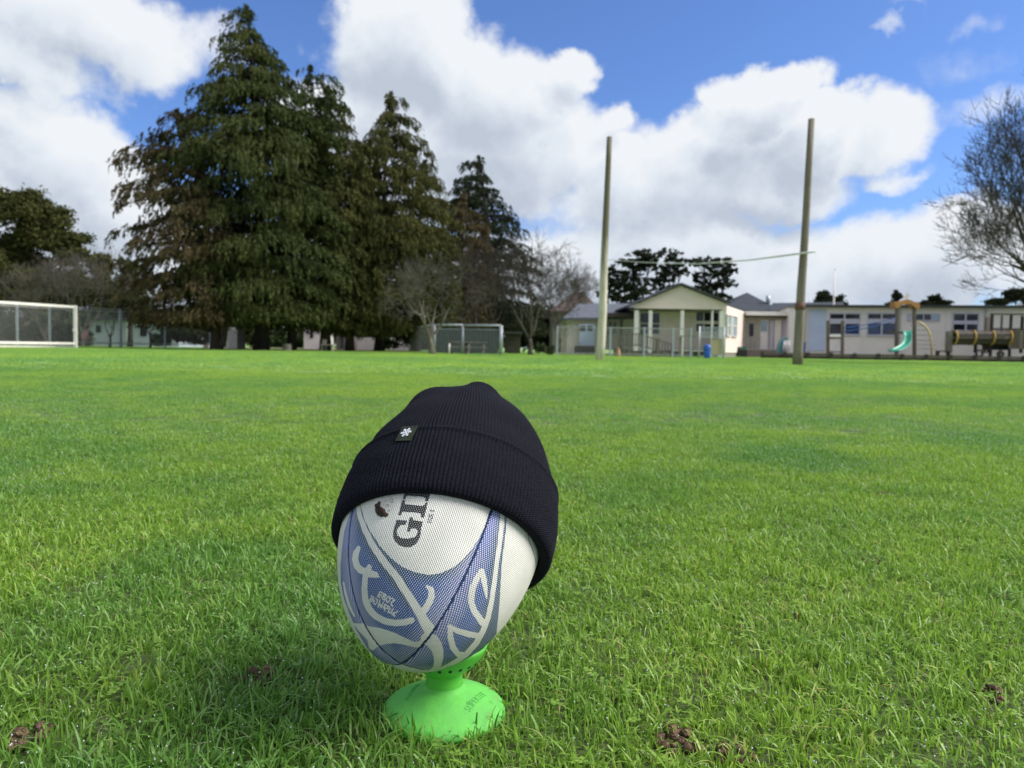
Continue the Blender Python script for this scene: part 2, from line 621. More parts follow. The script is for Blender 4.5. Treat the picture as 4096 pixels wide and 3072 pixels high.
def grass_material():
    m = bpy.data.materials.new('lawn_grass_blades')
    m.use_nodes = True
    nt = m.node_tree
    N, L = nt.nodes, nt.links
    b = N['Principled BSDF']
    tint = N.new('ShaderNodeAttribute')
    tint.attribute_name = 'tint'
    tt = N.new('ShaderNodeAttribute')
    tt.attribute_name = 'tt'
    ins = N.new('ShaderNodeAttribute')
    ins.attribute_type = 'INSTANCER'
    ins.attribute_name = 'shade'
    r = N.new('ShaderNodeValToRGB')
    cr = r.color_ramp
    cr.elements[0].position = 0.0
    cr.elements[0].color = (0.095, 0.200, 0.022, 1)
    cr.elements[1].position = 1.0
    cr.elements[1].color = (0.46, 0.40, 0.20, 1)
    for p, c in ((0.35, (0.178, 0.370, 0.045)), (0.75, (0.262, 0.475, 0.092)), (0.93, (0.34, 0.53, 0.15)), (0.975, (0.38, 0.38, 0.18))):
        e = cr.elements.new(p)
        e.color = (*c, 1)
    L.new(tint.outputs['Fac'], r.inputs[0])
    # patches of the lawn: from blue-green to yellow-green
    r2 = N.new('ShaderNodeValToRGB')
    r2.color_ramp.elements[0].position = 0.15
    r2.color_ramp.elements[0].color = (0.72, 0.82, 0.92, 1)
    r2.color_ramp.elements[1].position = 0.85
    r2.color_ramp.elements[1].color = (1.28, 1.10, 0.80, 1)
    L.new(ins.outputs['Fac'], r2.inputs[0])
    mu = N.new('ShaderNodeMix')
    mu.data_type = 'RGBA'
    mu.blend_type = 'MULTIPLY'
    mu.inputs[0].default_value = 1.0
    L.new(r.outputs[0], mu.inputs[6])
    L.new(r2.outputs[0], mu.inputs[7])
    # pale sheath near the root
    rt = N.new('ShaderNodeMapRange')
    rt.inputs['From Min'].default_value = 0.0
    rt.inputs['From Max'].default_value = 0.35
    rt.inputs['To Min'].default_value = 0.55
    rt.inputs['To Max'].default_value = 0.0
    L.new(tt.outputs['Fac'], rt.inputs[0])
    mx = N.new('ShaderNodeMix')
    mx.data_type = 'RGBA'
    L.new(rt.outputs[0], mx.inputs[0])
    L.new(mu.outputs[2], mx.inputs[6])
    mx.inputs[7].default_value = (0.16, 0.20, 0.06, 1)
    L.new(mx.outputs[2], b.inputs['Base Color'])
    b.inputs['Roughness'].default_value = 0.42
    b.inputs['Specular IOR Level'].default_value = 0.55
    t = N.new('ShaderNodeBsdfTranslucent')
    L.new(mx.outputs[2], t.inputs[0])
    ms = N.new('ShaderNodeMixShader')
    ms.inputs[0].default_value = 0.46
    L.new(b.outputs[0], ms.inputs[1])
    L.new(t.outputs[0], ms.inputs[2])
    L.new(ms.outputs[0], N['Material Output'].inputs[0])
    return m


def ground_material():
    m = bpy.data.materials.new('lawn_thatch')
    m.use_nodes = True
    nt = m.node_tree
    N, L = nt.nodes, nt.links
    b = N['Principled BSDF']
    tc = N.new('ShaderNodeTexCoord')
    outs = []
    for s, d in ((220.0, 6), (0.5, 4)):
        n = N.new('ShaderNodeTexNoise')
        n.inputs['Scale'].default_value = s
        n.inputs['Detail'].default_value = d
        L.new(tc.outputs['Object'], n.inputs['Vector'])
        outs.append(n.outputs['Fac'])
    r = N.new('ShaderNodeValToRGB')
    r.color_ramp.elements[0].position = 0.35
    r.color_ramp.elements[0].color = (0.030, 0.045, 0.012, 1)
    r.color_ramp.elements[1].position = 0.65
    r.color_ramp.elements[1].color = (0.085, 0.125, 0.028, 1)
    L.new(outs[0], r.inputs[0])
    # farther than a few metres the blades close up and only green is seen
    sx = N.new('ShaderNodeSeparateXYZ')
    L.new(tc.outputs['Object'], sx.inputs[0])
    far = N.new('ShaderNodeMapRange')
    far.inputs['From Min'].default_value = 3.0
    far.inputs['From Max'].default_value = 14.0
    L.new(sx.outputs[1], far.inputs[0])
    r2 = N.new('ShaderNodeValToRGB')
    r2.color_ramp.elements[0].position = 0.35
    r2.color_ramp.elements[0].color = (0.175, 0.315, 0.075, 1)
    r2.color_ramp.elements[1].position = 0.65
    r2.color_ramp.elements[1].color = (0.220, 0.370, 0.092, 1)
    L.new(outs[1], r2.inputs[0])
    mx = N.new('ShaderNodeMix')
    mx.data_type = 'RGBA'
    L.new(far.outputs[0], mx.inputs[0])
    L.new(r.outputs[0], mx.inputs[6])
    L.new(r2.outputs[0], mx.inputs[7])
    L.new(mx.outputs[2], b.inputs['Base Color'])
    b.inputs['Roughness'].default_value = 0.9
    return m


mb = MB()
mb.v = [(-700, -60, 0), (700, -60, 0), (700, 900, 0), (-700, 900, 0)]
mb.f = [(0, 1, 2, 3)]
mb.put('lawn', ground_material(), kind='structure')

# brown litter under the row of conifers
v, f = [], []
xa, xb = gnd(560, 36)[0], gnd(1640, 44)[0]
n = 60
for i in range(n + 1):
    x = xa + (xb - xa) * i / n
    yn = 36.0 + 5.5 * i / n + random.uniform(-0.3, 0.3)
    v += [(x, yn, 0.008), (x * 1.3, 62, 0.008)]
for i in range(n):
    f.append((2 * i, 2 * i + 2, 2 * i + 3, 2 * i + 1))
put('leaf_litter', fast_mesh('leaf_litter', v, f, [MT['litter']]), kind='structure')
# bare trodden ground of the yard behind the buildings' side
mb = MB()
ya = gnd(3050, 39.2)
mb.v = [(ya[0], 38.9, 0.006), (60, 37.0, 0.006), (75, 75, 0.006), (ya[0] + 2, 75, 0.006)]
mb.f = [(0, 1, 2, 3)]
mb.put('bark_chip_yard', MT['litter'], kind='structure')


# ------------------------------------------------------------------ grass
def blades(n, radius, hmin, hmax, wid, segs, lean=0.55, seed=0, dry=0.04, square=False, tmin=0.0):
    r = np.random.default_rng(seed)
    if square:
        bx, by = r.uniform(-radius, radius, n), r.uniform(-radius, radius, n)
    else:
        rr, aa = radius * np.sqrt(r.random(n)), r.random(n) * 2 * pi
        bx, by = rr * np.cos(aa), rr * np.sin(aa)
    h = r.uniform(hmin, hmax, n) * r.uniform(0.7, 1.15, n)
    az = r.random(n) * 2 * pi
    ln = np.clip(np.abs(r.normal(0, lean, n)), 0.05, 1.35)          # lean angle at the tip
    w = wid * r.uniform(0.6, 1.35, n)
    tw = az + pi / 2 + r.normal(0, 0.7, n)
    V, TT, TI = [], [], []
    tint = tmin + r.random(n) * (0.93 - tmin)
    d = r.random(n) < dry
    tint[d] = r.uniform(0.94, 1.0, d.sum())
    m = segs + 1
    cut = r.random(n) < 0.5        # mown blades end square
    pos = np.stack([bx, by, np.full(n, -0.002)], -1)
    step = h / segs
    for i in range(m):
        t = i / segs
        ang = ln * (t ** 1.2) * 1.25
        if i:
            pos = pos + np.stack([np.sin(ang) * np.cos(az), np.sin(ang) * np.sin(az), np.cos(ang)], -1) * step[:, None]
        wt = w * (0.75 + 0.25 * t if t < 0.5 else 1.0 - 0.55 * (t - 0.5) * 2)
        if i == segs:
            wt = np.where(cut, w * 0.55, w * 0.10)
        s = np.stack([np.cos(tw), np.sin(tw), np.zeros(n)], -1) * (wt / 2)[:, None]
        V += [pos - s, pos + s]
        TT += [np.full(n, t)] * 2
        TI += [tint] * 2
    V = np.stack(V, 1).reshape(-1, 3)           # n * 2m
    TT = np.stack(TT, 1).ravel()
    TI = np.stack(TI, 1).ravel()
    base = (np.arange(n) * 2 * m)[:, None]
    Fq = np.concatenate([base + np.array([2 * i, 2 * i + 1, 2 * i + 3, 2 * i + 2]) for i in range(segs)], 1).reshape(-1, 4)
    return V, Fq, TT, TI


def clover(n, radius, size, seed):
    """small three-leaved weeds low in the turf"""
    r = np.random.default_rng(seed)
    V, Fq, TI = [], [], []
    for _ in range(n):
        c = np.array([r.uniform(-radius, radius), r.uniform(-radius, radius), r.uniform(0.006, 0.016)])
        a0 = r.random() * 6.28
        for k in range(3):
            a = a0 + k * 2.09
            u = np.array([cos(a), sin(a), r.uniform(-0.1, 0.35)])
            s = np.array([-sin(a), cos(a), 0]) * size * 0.5
            b = len(V)
            V += [c, c + u * size * 0.6 + s, c + u * size, c + u * size * 0.6 - s]
            Fq.append((b, b + 1, b + 2, b + 3))
            TI += [r.uniform(0.3, 0.9)] * 4
    return np.array(V), np.array(Fq), np.full(len(V), 0.8), np.array(TI)


GRASS_GN = {}


def gn_instancer(nvar):
    if nvar in GRASS_GN:
        return GRASS_GN[nvar]
    g = bpy.data.node_groups.new('scatter_tufts_%s' % ('fine' if nvar > 4 else 'coarse'), 'GeometryNodeTree')
    g.interface.new_socket('Geometry', in_out='INPUT', socket_type='NodeSocketGeometry')
    g.interface.new_socket('Geometry', in_out='OUTPUT', socket_type='NodeSocketGeometry')
    N, L = g.nodes, g.links
    gi, go = N.new('NodeGroupInput'), N.new('NodeGroupOutput')

    def attr(name, t):
        n = N.new('GeometryNodeInputNamedAttribute')
        n.data_type = t
        n.inputs['Name'].default_value = name
        return n.outputs['Attribute']

    def sep(geo, sel):
        n = N.new('GeometryNodeSeparateGeometry')
        n.domain = 'POINT'
        L.new(geo, n.inputs['Geometry'])
        L.new(sel, n.inputs['Selection'])
        return n

    def eq(a, v):
        n = N.new('FunctionNodeCompare')
        n.data_type = 'INT'
        n.operation = 'EQUAL'
        L.new(a, n.inputs[2])
        n.inputs[3].default_value = v
        return n.outputs[0]
    vid = attr('vid', 'INT')
    s = sep(gi.outputs[0], eq(vid, -1))
    g2i = N.new('GeometryNodeGeometryToInstance')
    for k in reversed(range(nvar)):
        q = sep(s.outputs['Inverted'], eq(vid, k))
        L.new(q.outputs['Selection'], g2i.inputs[0])
    iop = N.new('GeometryNodeInstanceOnPoints')
    L.new(s.outputs['Selection'], iop.inputs['Points'])
    L.new(g2i.outputs[0], iop.inputs['Instance'])
    iop.inputs['Pick Instance'].default_value = True
    L.new(attr('pick', 'INT'), iop.inputs['Instance Index'])
    L.new(attr('rot', 'FLOAT_VECTOR'), iop.inputs['Rotation'])
    L.new(attr('scl', 'FLOAT_VECTOR'), iop.inputs['Scale'])
    L.new(iop.outputs[0], go.inputs[0])
    GRASS_GN[nvar] = g
    return g


def scatter(name, variants, pts, rot, scl, shade, material, kind='stuff'):
    """one object: source tufts and the points they stand on, joined by geometry nodes"""
    V, Fq, TT, TI, VID = [], [], [], [], []
    b = 0
    for k, (v, f, tt, ti) in enumerate(variants):
        V.append(v)
        Fq.append(f + b)
        TT.append(tt)
        TI.append(ti)
        VID.append(np.full(len(v), k))
        b += len(v)
    npt = len(pts)
    V.append(pts)
    TT.append(np.zeros(npt))
    TI.append(np.zeros(npt))
    VID.append(np.full(npt, -1))
    V, Fq = np.concatenate(V), np.concatenate(Fq)
    me = fast_mesh(name, V, Fq, [material])
    nv = len(V)

    def add(nm, t, arr, key='value'):
        a = me.attributes.new(nm, t, 'POINT')
        a.data.foreach_set(key, arr)
    add('tt', 'FLOAT', np.concatenate(TT).astype(np.float32))
    add('tint', 'FLOAT', np.concatenate(TI).astype(np.float32))
    add('vid', 'INT', np.concatenate(VID).astype(np.int32))
    full = np.zeros(nv, np.float32)
    full[b:] = shade
    add('shade', 'FLOAT', full)
    pk = np.zeros(nv, np.int32)
    pk[b:] = np.random.default_rng(5).integers(0, len(variants), npt)
    add('pick', 'INT', pk)
    r3 = np.zeros((nv, 3), np.float32)
    r3[b:] = rot
    add('rot', 'FLOAT_VECTOR', r3.ravel(), 'vector')
    s3 = np.ones((nv, 3), np.float32)
    s3[b:] = scl
    add('scl', 'FLOAT_VECTOR', s3.ravel(), 'vector')
    o = bpy.data.objects.new(name, me)
    COL.objects.link(o)
    mod = o.modifiers.new('tufts', 'NODES')
    mod.node_group = gn_instancer(len(variants))
    if kind:
        o['kind'] = kind
    return o


GM = grass_material()
# worm casts and bare spots in the turf: pixel of the photograph -> ground
CLODS = []
for px, py, s in ((1035, 2672, 0.018), (100, 2915, 0.022), (2715, 2925, 0.021), (2935, 2985, 0.017), (3965, 2745, 0.016), (3535, 1965, 0.022), (1250, 2905, 0.012), (3490, 2225, 0.016)):
    d = ray(px, py)
    k = -(CAM_H - 0.012) / d[2]
    CLODS.append((CP + d * k, s))


def field_points(y0, y1, dens, side, margin, seed):
    r = np.random.default_rng(seed)
    A = (side * y1 + margin) * 2 * (y1 - y0)
    n = int(A * dens)
    y = r.uniform(y0, y1, n)
    x = r.uniform(-1, 1, n) * (side * y1 + margin)
    k = np.abs(x) < side * y + margin
    x, y = x[k], y[k]
    # nothing grows under the tee's base or through the bare casts
    keep = np.hypot(x - TEE[0], y - TEE[1]) > 0.064
    for c, s in CLODS:
        keep &= (np.hypot(x - c[0], y - c[1]) > s * 1.1) | (r.random(len(x)) < 0.12)
    x, y = x[keep], y[keep]
    return x, y, r


def lawn_variation(x, y):
    big = value_noise(x, y * 0.7, 1.7, 1) * 0.35 + value_noise(x, y * 0.8, 0.55, 2) * 0.3 + value_noise(x, y, 0.16, 3) * 0.35
    lush = value_noise(x, y * 0.8, 0.38, 7) * 0.6 + value_noise(x, y, 0.13, 8) * 0.4
    return big, lush


def sow(name, variants, y0, y1, dens, side, margin, seed, base_scale=1.0, zpow=1.0, thinning=True):
    x, y, r = field_points(y0, y1, dens, side, margin, seed)
    big, lush = lawn_variation(x, y)
    if thinning and y0 < 3:
        thin = r.random(len(x)) < 0.66 + 0.5 * lush
        x, y, big, lush = x[thin], y[thin], big[thin], lush[thin]
    n = len(x)
    pts = np.stack([x, y, np.zeros(n)], -1)
    rot = np.stack([r.normal(0, 0.10, n), r.normal(0, 0.10, n), r.random(n) * 6.283], -1)
    sc = base_scale * (0.78 + 0.46 * lush) * r.uniform(0.85, 1.15, n)
    s3 = np.stack([sc ** 0.3, sc ** 0.3, 0.76 * sc ** zpow], -1)
    shade = np.clip((big - 0.5) * 1.9 + 0.5 + r.normal(0, 0.10, n), 0, 1)
    return scatter(name, variants, pts, rot, s3, shade, GM)


near_var = [blades(18, 0.022, 0.015, 0.030, 0.0017, 4, 0.80, 100 + i, dry=0.015) for i in range(6)]
near_var += [blades(9, 0.025, 0.020, 0.038, 0.0025, 4, 1.0, 120 + i, dry=0.01) for i in range(2)]
near_var += [blades(22, 0.026, 0.012, 0.024, 0.0017, 3, 0.9, 130 + i, dry=0.06) for i in range(2)]
near_var += [blades(13, 0.030, 0.026, 0.046, 0.0018, 5, 1.7, 150 + i, dry=0.03) for i in range(3)]
near_var += [clover(3, 0.022, 0.0055, 140 + i) for i in range(1)]
g0 = sow('grass', near_var, 0.22, 2.6, 3700, 1.05, 0.35, 21)
g0['label'] = 'short green grass of the lawn around the kicking tee'
under_var = [blades(30, 0.030, 0.007, 0.019, 0.0024, 2, 1.0, 170 + i, dry=0.05, square=True) for i in range(4)]
sow('grass', under_var, 0.22, 3.2, 1500, 1.05, 0.35, 24, thinning=False)
mid_var = [blades(80, 0.060, 0.013, 0.026, 0.0023, 3, 0.75, 200 + i, dry=0.012, square=True, tmin=0.3) for i in range(4)]  # lighter tint floor: paler tips, and some sky sheen painted in
g1 = sow('grass', mid_var, 2.6, 9.0, 300, 1.10, 0.8, 22)
far_var = [blades(110, 0.17, 0.014, 0.032, 0.0080, 2, 0.8, 300 + i, dry=0.004, square=True, tmin=0.6) for i in range(4)]  # palest tint: pale tips plus grazing sky reflection put into the colour
g2 = sow('grass', far_var, 9.0, 46.0, 24, 1.35, 2.0, 23)


# dew on the blades
def dew():
    r = np.random.default_rng(77)
    # octahedron-based little drops
    t = (1 + 5 ** 0.5) / 2
    iv = np.array([(-1, t, 0), (1, t, 0), (-1, -t, 0), (1, -t, 0), (0, -1, t), (0, 1, t), (0, -1, -t), (0, 1, -t), (t, 0, -1), (t, 0, 1), (-t, 0, -1), (-t, 0, 1)], float)
    iv /= np.linalg.norm(iv[0])
    fi = np.array([(0, 11, 5), (0, 5, 1), (0, 1, 7), (0, 7, 10), (0, 10, 11), (1, 5, 9), (5, 11, 4), (11, 10, 2), (10, 7, 6), (7, 1, 8), (3, 9, 4), (3, 4, 2), (3, 2, 6), (3, 6, 8), (3, 8, 9), (4, 9, 5), (2, 4, 11), (6, 2, 10), (8, 6, 7), (9, 8, 1)])
    fi = np.concatenate([fi, fi[:, :1]], 1)[:, :3]
    n1 = 15000
    y = 0.5 + 3.6 * r.random(n1) ** 1.2
    x = r.uniform(-1, 1, n1) * (0.8 * y + 0.2)
    wet = value_noise(x, y, 0.5, 31)
    k = (r.random(n1) < wet * 1.3) & (np.hypot(x - TEE[0], y - TEE[1]) > 0.12)
    x, y = x[k], y[k]
    z = r.uniform(0.014, 0.030, len(x))
    rad = r.uniform(0.00032, 0.00085, len(x)) * (0.8 + 0.35 * y)
    pts = np.stack([x, y, z], -1)
    V = (iv[None] * rad[:, None, None] + pts[:, None]).reshape(-1, 3)
    Fq = (fi[None] + (np.arange(len(x)) * 12)[:, None, None]).reshape(-1, 3)
    m = bpy.data.materials.new('dew_water')
    m.use_nodes = True
    b = m.node_tree.nodes['Principled BSDF']
    b.inputs['Base Color'].default_value = (0.92, 0.96, 1.0, 1)
    b.inputs['Roughness'].default_value = 0.06
    b.inputs['IOR'].default_value = 1.33
    b.inputs['Transmission Weight'].default_value = 0.55
    b.inputs['Specular IOR Level'].default_value = 1.0
    me = fast_mesh('dew_drops', V, Fq, [m], smooth=True)
    o = put('dew_drops', me, kind='stuff')
    return o


dew()

# soil casts
for i, (c, s) in enumerate(CLODS):
    m_ = MB()
    r = np.random.default_rng(500 + i)
    for k in range(22):
        a, q = r.random() * 6.28, s * sqrt(r.random())
        p = np.array([c[0] + q * cos(a), c[1] + q * sin(a), 0.0])
        hh = (1 - q / s * 0.75)
        rr = s * r.uniform(0.12, 0.27)
        zz = 0.013 * hh * r.uniform(0.5, 1.1)
        b = len(m_.v)
        nn, mm = 7, 5
        for u in range(mm):
            th = pi * u / (mm - 1)
            for w in range(nn):
                ph = 2 * pi * w / nn
                j = r.uniform(0.8, 1.25)
                m_.v.append((p[0] + rr * j * sin(th) * cos(ph), p[1] + rr * j * sin(th) * sin(ph), zz + rr * 0.8 * j * cos(th)))
        for u in range(mm - 1):
            for w in range(nn):
                m_.f.append((b + u * nn + w, b + (u + 1) * nn + w, b + (u + 1) * nn + (w + 1) % nn, b + u * nn + (w + 1) % nn))
    labs = ['brown worm cast in the grass left of the green kicking tee', 'brown worm cast in the bottom left corner of the lawn',
            'large crumbly brown worm cast right of the tee near the bottom edge', 'brown soil crumb nearest the bottom edge, right of the largest worm cast',
            'small brown worm cast at the right edge of the foreground grass', 'distant dark worm cast in the lawn on the right, farthest from the ball',
            'small flattened soil crumb in the shaded grass at the lower left of the tee', 'small brown soil crumb in the wet grass on the right, nearer than the farthest one']
    m_.put('worm_cast', MT['soil'], smooth=True, label=labs[i], cat='soil', group='worm casts in the lawn')

# ------------------------------------------------------------------ the ball
BA, BB = 0.1422, 0.0950
LB, LR = radians(45.656), radians(11.055)
LAM_A, LAM_B = radians(-66.97), radians(-154.62)
bw = np.array([sin(LR), sin(LB) * cos(LR), cos(LB) * cos(LR)])
bu = np.cross([0, 1, 0.], bw)
bu /= np.linalg.norm(bu)
bv = np.cross(bw, bu)
BM = np.stack([bu, bv, bw])
BC = CP + ray(1783.8, 2088.6) * 0.728
BSC = np.array([1 / BB, 1 / BB, 1 / BA])


def ball_hit(px, py, grow=0.0):
    """point on the ball seen through a pixel (nearest to the silhouette if the ray misses), in world space"""
    a, b_ = BA + grow, BB + grow
    sc = np.array([1 / b_, 1 / b_, 1 / a])
    D = (BM @ ray(px, py)) * sc
    O = (BM @ (CP - BC)) * sc
    A_, B_, C_ = D @ D, D @ O, O @ O - 1
    dis = max(B_ * B_ - A_ * C_, 0)
    t = (-B_ - sqrt(dis)) / A_
    return CP + ray(px, py) * t


def to_pix(P):
    q = (P - CP) @ RC
    return 2048 + F * q[..., 0] / -q[..., 2], 1536 - F * q[..., 1] / -q[..., 2]


def inpoly(x, y, poly):
    ins = np.zeros(x.shape, bool)
    n = len(poly)
    for i in range(n):
        x0, y0 = poly[i]
        x1, y1 = poly[(i + 1) % n]
        if y0 == y1:
            continue
        c = ((y0 > y) != (y1 > y)) & (x < (x1 - x0) * (y - y0) / (y1 - y0) + x0)
        ins ^= c
    return ins


def strok(x, y, pts, widths):
    """signed: distance to the polyline minus half its local width (negative is inside)"""
    best = np.full(x.shape, 1e9)
    if not hasattr(widths, '__len__'):
        widths = [widths] * len(pts)
    for i in range(len(pts) - 1):
        x0, y0 = pts[i]
        x1, y1 = pts[i + 1]
        dx, dy = x1 - x0, y1 - y0
        t = np.clip(((x - x0) * dx + (y - y0) * dy) / (dx * dx + dy * dy), 0, 1)
        d = np.hypot(x - x0 - t * dx, y - y0 - t * dy) - (widths[i] + t * (widths[i + 1] - widths[i])) / 2
        best = np.minimum(best, d)
    return best


def ball_print():
    """paint the print of the ball in its own longitude/latitude map"""
    W, H = 1600, 1200
    lam = (np.arange(W) + 0.5) / W * 2 * pi - pi
    psi = (np.arange(H) + 0.5) / H * pi - pi / 2
    LM, PS = np.meshgrid(lam, psi)
    loc = np.stack([BB * np.cos(PS) * np.cos(LM), BB * np.cos(PS) * np.sin(LM), BA * np.sin(PS)], -1)
    nor = loc / np.array([BB * BB, BB * BB, BA * BA])
    nor /= np.linalg.norm(nor, axis=-1, keepdims=True)
    Pw = loc @ BM + BC
    nw = nor @ BM
    view = CP - Pw
    vis = (nw * view).sum(-1) / np.linalg.norm(view, axis=-1) > 0.02
    px, py = to_pix(Pw)
    X = (px - 1250) * 2.0733           # coordinates of an enlarged crop of the photograph
    Y = (py - 1900) * 2.0733
    vis &= Y > -150
    x, y = X[vis], Y[vis]
    lm = LM[vis]
    ps = PS[vis]

    def dl(l0):
        return (lm - l0 + pi) % (2 * pi) - pi
    inP1 = (dl(LAM_A) < 0) & (dl(LAM_B) > 0)
    inP2 = (dl(LAM_A) >= 0) & (dl(LAM_A) < radians(95))
    inP3 = (dl(LAM_B) <= 0) & (dl(LAM_B) > -radians(95))
    blue = np.zeros(x.shape)
    edge = np.zeros(x.shape)        # how near the shield edge (darker, greener ink)
    # panel 1
    arc = [(383, 60), (388, 160), (400, 260), (430, 370), (480, 470), (560, 590), (640, 680), (740, 760), (850, 808), (960, 828), (1060, 815), (1160, 770), (1250, 700), (1340, 590), (1420, 470), (1470, 380), (1505, 290), (1560, 100)]
    shield = inpoly(x, y, arc + [(1560, -400), (383, -400)])
    below = inpoly(x, y, [(250, -400), (250, 1750)] + [(1700, 1750), (1700, -400)] + [(1560, -400)] + arc[::-1] + [(383, -400)])
    b1 = inP1 & below & ~shield
    blue[b1] = 1
    da = strok(x, y, arc, 0)
    e1 = np.clip(1 - da / 95, 0, 1)
    W1 = [(352, 100), (366, 200), (388, 330), (432, 450), (502, 590), (600, 728), (702, 852), (780, 975), (850, 1085), (915, 1190), (965, 1280), (990, 1330)]
    dw1 = strok(x, y, W1, [24, 30, 38, 46, 52, 58, 60, 64, 70, 80, 94, 104])
    e1 = np.maximum(e1, np.clip(1 - (dw1 - 6) / 60, 0, 1) * (x < 800))
    edge[b1] = e1[b1]
    white = np.zeros(x.shape, bool)
    white |= dw1 < 0
    white |= inpoly(x, y, [(425, 1250), (560, 1268), (680, 1308), (780, 1356), (850, 1388), (893, 1378), (905, 1330), (960, 1290), (1015, 1315), (960, 1375), (905, 1445), (830, 1428), (760, 1408), (680, 1395), (600, 1403), (540, 1425), (470, 1330)])
    W2 = [(382, 605), (360, 650), (352, 700), (366, 752), (402, 790), (455, 808), (520, 828)]
    white |= strok(x, y, W2, [34, 50, 52, 54, 58, 58, 50]) < 0
    white |= inpoly(x, y, [(468, 735), (492, 758), (488, 790), (520, 800), (560, 850), (440, 850), (425, 790)])
    W3 = [(437, 840), (430, 950), (438, 1035), (468, 1110), (520, 1168), (600, 1212), (680, 1228), (760, 1222), (822, 1205)]
    white |= strok(x, y, W3, [44, 50, 52, 54, 54, 54, 54, 54, 50]) < 0
    W4 = [(950, 925), (985, 950), (988, 1005), (965, 1065), (930, 1115), (895, 1160)]
    white |= strok(x, y, W4, [26, 46, 54, 56, 56, 62]) < 0
    # panel 2
    left = [(1500, 200), (1560, 310), (1553, 400), (1535, 560), (1510, 720), (1488, 900), (1465, 1050), (1435, 1180), (1393, 1285), (1335, 1385), (1255, 1475), (1180, 1530), (1060, 1600), (900, 1660)]
    lw = [(p[0] + w, p[1] + h_) for p, w, h_ in zip(left, (36, 36, 38, 38, 38, 38, 40, 42, 44, 44, 40, 34, 26, 20), (0, 0, 0, 0, 2, 4, 6, 10, 16, 22, 26, 26, 24, 20))]
    right = [(1620, 200), (1613, 310), (1605, 450), (1586, 600), (1568, 760), (1560, 900), (1552, 1050), (1540, 1180), (1525, 1320), (1440, 1420), (1330, 1500), (1200, 1580), (1050, 1650)]
    far_left = [(250, -300), (250, 1800)]
    b2 = inP2 & inpoly(x, y, [(300, -400)] + [(1500, -400)] + left + [(300, 1800)])
    blue[b2] = 1
    b3 = inP2 & inpoly(x, y, lw + right[::-1])
    blue[b3] = 1
    e2 = np.clip(1 - strok(x, y, left, 0) / 70, 0, 1)
    edge[b2] = e2[b2]
    edge[b3] = 0.9
    w2 = np.zeros(x.shape, bool)
    w2 |= strok(x, y, [(1402, 795), (1362, 860), (1325, 950), (1315, 1050), (1342, 1130), (1390, 1195), (1410, 1225)], [40, 44, 52, 52, 52, 54, 56]) < 0
    w2 |= strok(x, y, [(1405, 795), (1422, 870), (1436, 950), (1446, 1030)], [42, 48, 34, 6]) < 0
    w2 |= strok(x, y, [(1138, 1258), (1200, 1292), (1300, 1322), (1385, 1335)], [36, 46, 50, 46]) < 0
    w2 |= strok(x, y, [(1140, 1262), (1145, 1350), (1165, 1430), (1205, 1485), (1250, 1480)], [38, 50, 50, 46, 24]) < 0
    w2 |= inpoly(x, y, [(990, 1330), (1030, 1335), (1068, 1390), (1086, 1450), (1085, 1520), (1062, 1600), (1040, 1640), (960, 1640), (1000, 1590), (1008, 1550), (1003, 1500), (985, 1455), (950, 1420), (910, 1425), (930, 1395)])
    # panel 3, seen edge-on at the left
    p3 = [(345, 190), (300, 330), (262, 470), (243, 620), (232, 760), (235, 900), (262, 1030), (310, 1160), (360, 1280), (450, 1430), (560, 1560), (700, 1640), (800, 1560), (900, 1500), (900, 100)]
    b4 = inP3 & inpoly(x, y, p3)
    blue[b4] = 1
    w3 = strok(x, y, [(256, 890), (275, 990), (305, 1090), (345, 1170)], [14, 20, 22, 12]) < 0
    w3 |= inpoly(x, y, [(420, 1240), (330, 1225), (380, 1290), (455, 1370), (470, 1440), (500, 1455), (545, 1425)])
    white = (white & inP1) | (w2 & inP2) | (w3 & inP3)
    blue[white] = 0
    # thin line on the right panel
    blue[(strok(x, y, [(1778, 440), (1795, 540), (1825, 620), (1846, 690), (1855, 770)], [7, 7, 6, 5, 4]) < 0) & inP2] = 1
    # seams: pinkish bleed with dark thread
    m_to = BB * np.cos(ps)
    sd = np.minimum(np.abs(dl(LAM_A)), np.abs(dl(LAM_B)))
    lamC = LAM_A + pi / 2
    lamD = LAM_B - pi / 2
    sd = np.minimum(sd, np.minimum(np.abs(dl(lamC)), np.abs(dl(lamD)))) * m_to
    rr = np.random.default_rng(9)
    jag = value_noise(ps * BA, lm * BB, 0.0016, 41)
    seam = sd < 0.0009 + 0.0011 * (jag - 0.4)
    pink = np.clip(1 - sd / 0.017, 0, 1) ** 0.6 * (blue > 0)
    ultra = np.exp(-((sd - 0.0045) / 0.004) ** 2) * (Y[vis] < 620) * (blue > 0)
    # little lettering in the blue
    text = np.zeros(x.shape, bool)
    x4 = (px[vis] - 1430) * 11.06
    y4 = (py[vis] - 2330) * 11.06
    T = []
    T += [[(1110, 470), (1000, 400), (900, 620), (990, 670)], [(960, 540), (1060, 560)]]
    T += [[(1180, 490), (1270, 560), (1190, 640), (1090, 640), (1110, 740), (1190, 780), (1210, 690), (1150, 640)], [(1180, 490), (1150, 560), (1190, 640)]]
    T += [[(1330, 620), (1440, 650), (1440, 760), (1370, 870), (1280, 850), (1270, 740), (1330, 620)]]
    T += [[(1520, 690), (1650, 790), (1490, 880), (1500, 990), (1560, 1040)]]
    T += [[(610, 600), (700, 640), (690, 770), (610, 860), (540, 780), (590, 700), (700, 800)]]
    T += [[(800, 700), (880, 770), (860, 900), (780, 980), (710, 900), (750, 800)]]
    T += [[(990, 790), (910, 1090), (1010, 960), (1040, 1120), (1140, 880)]]
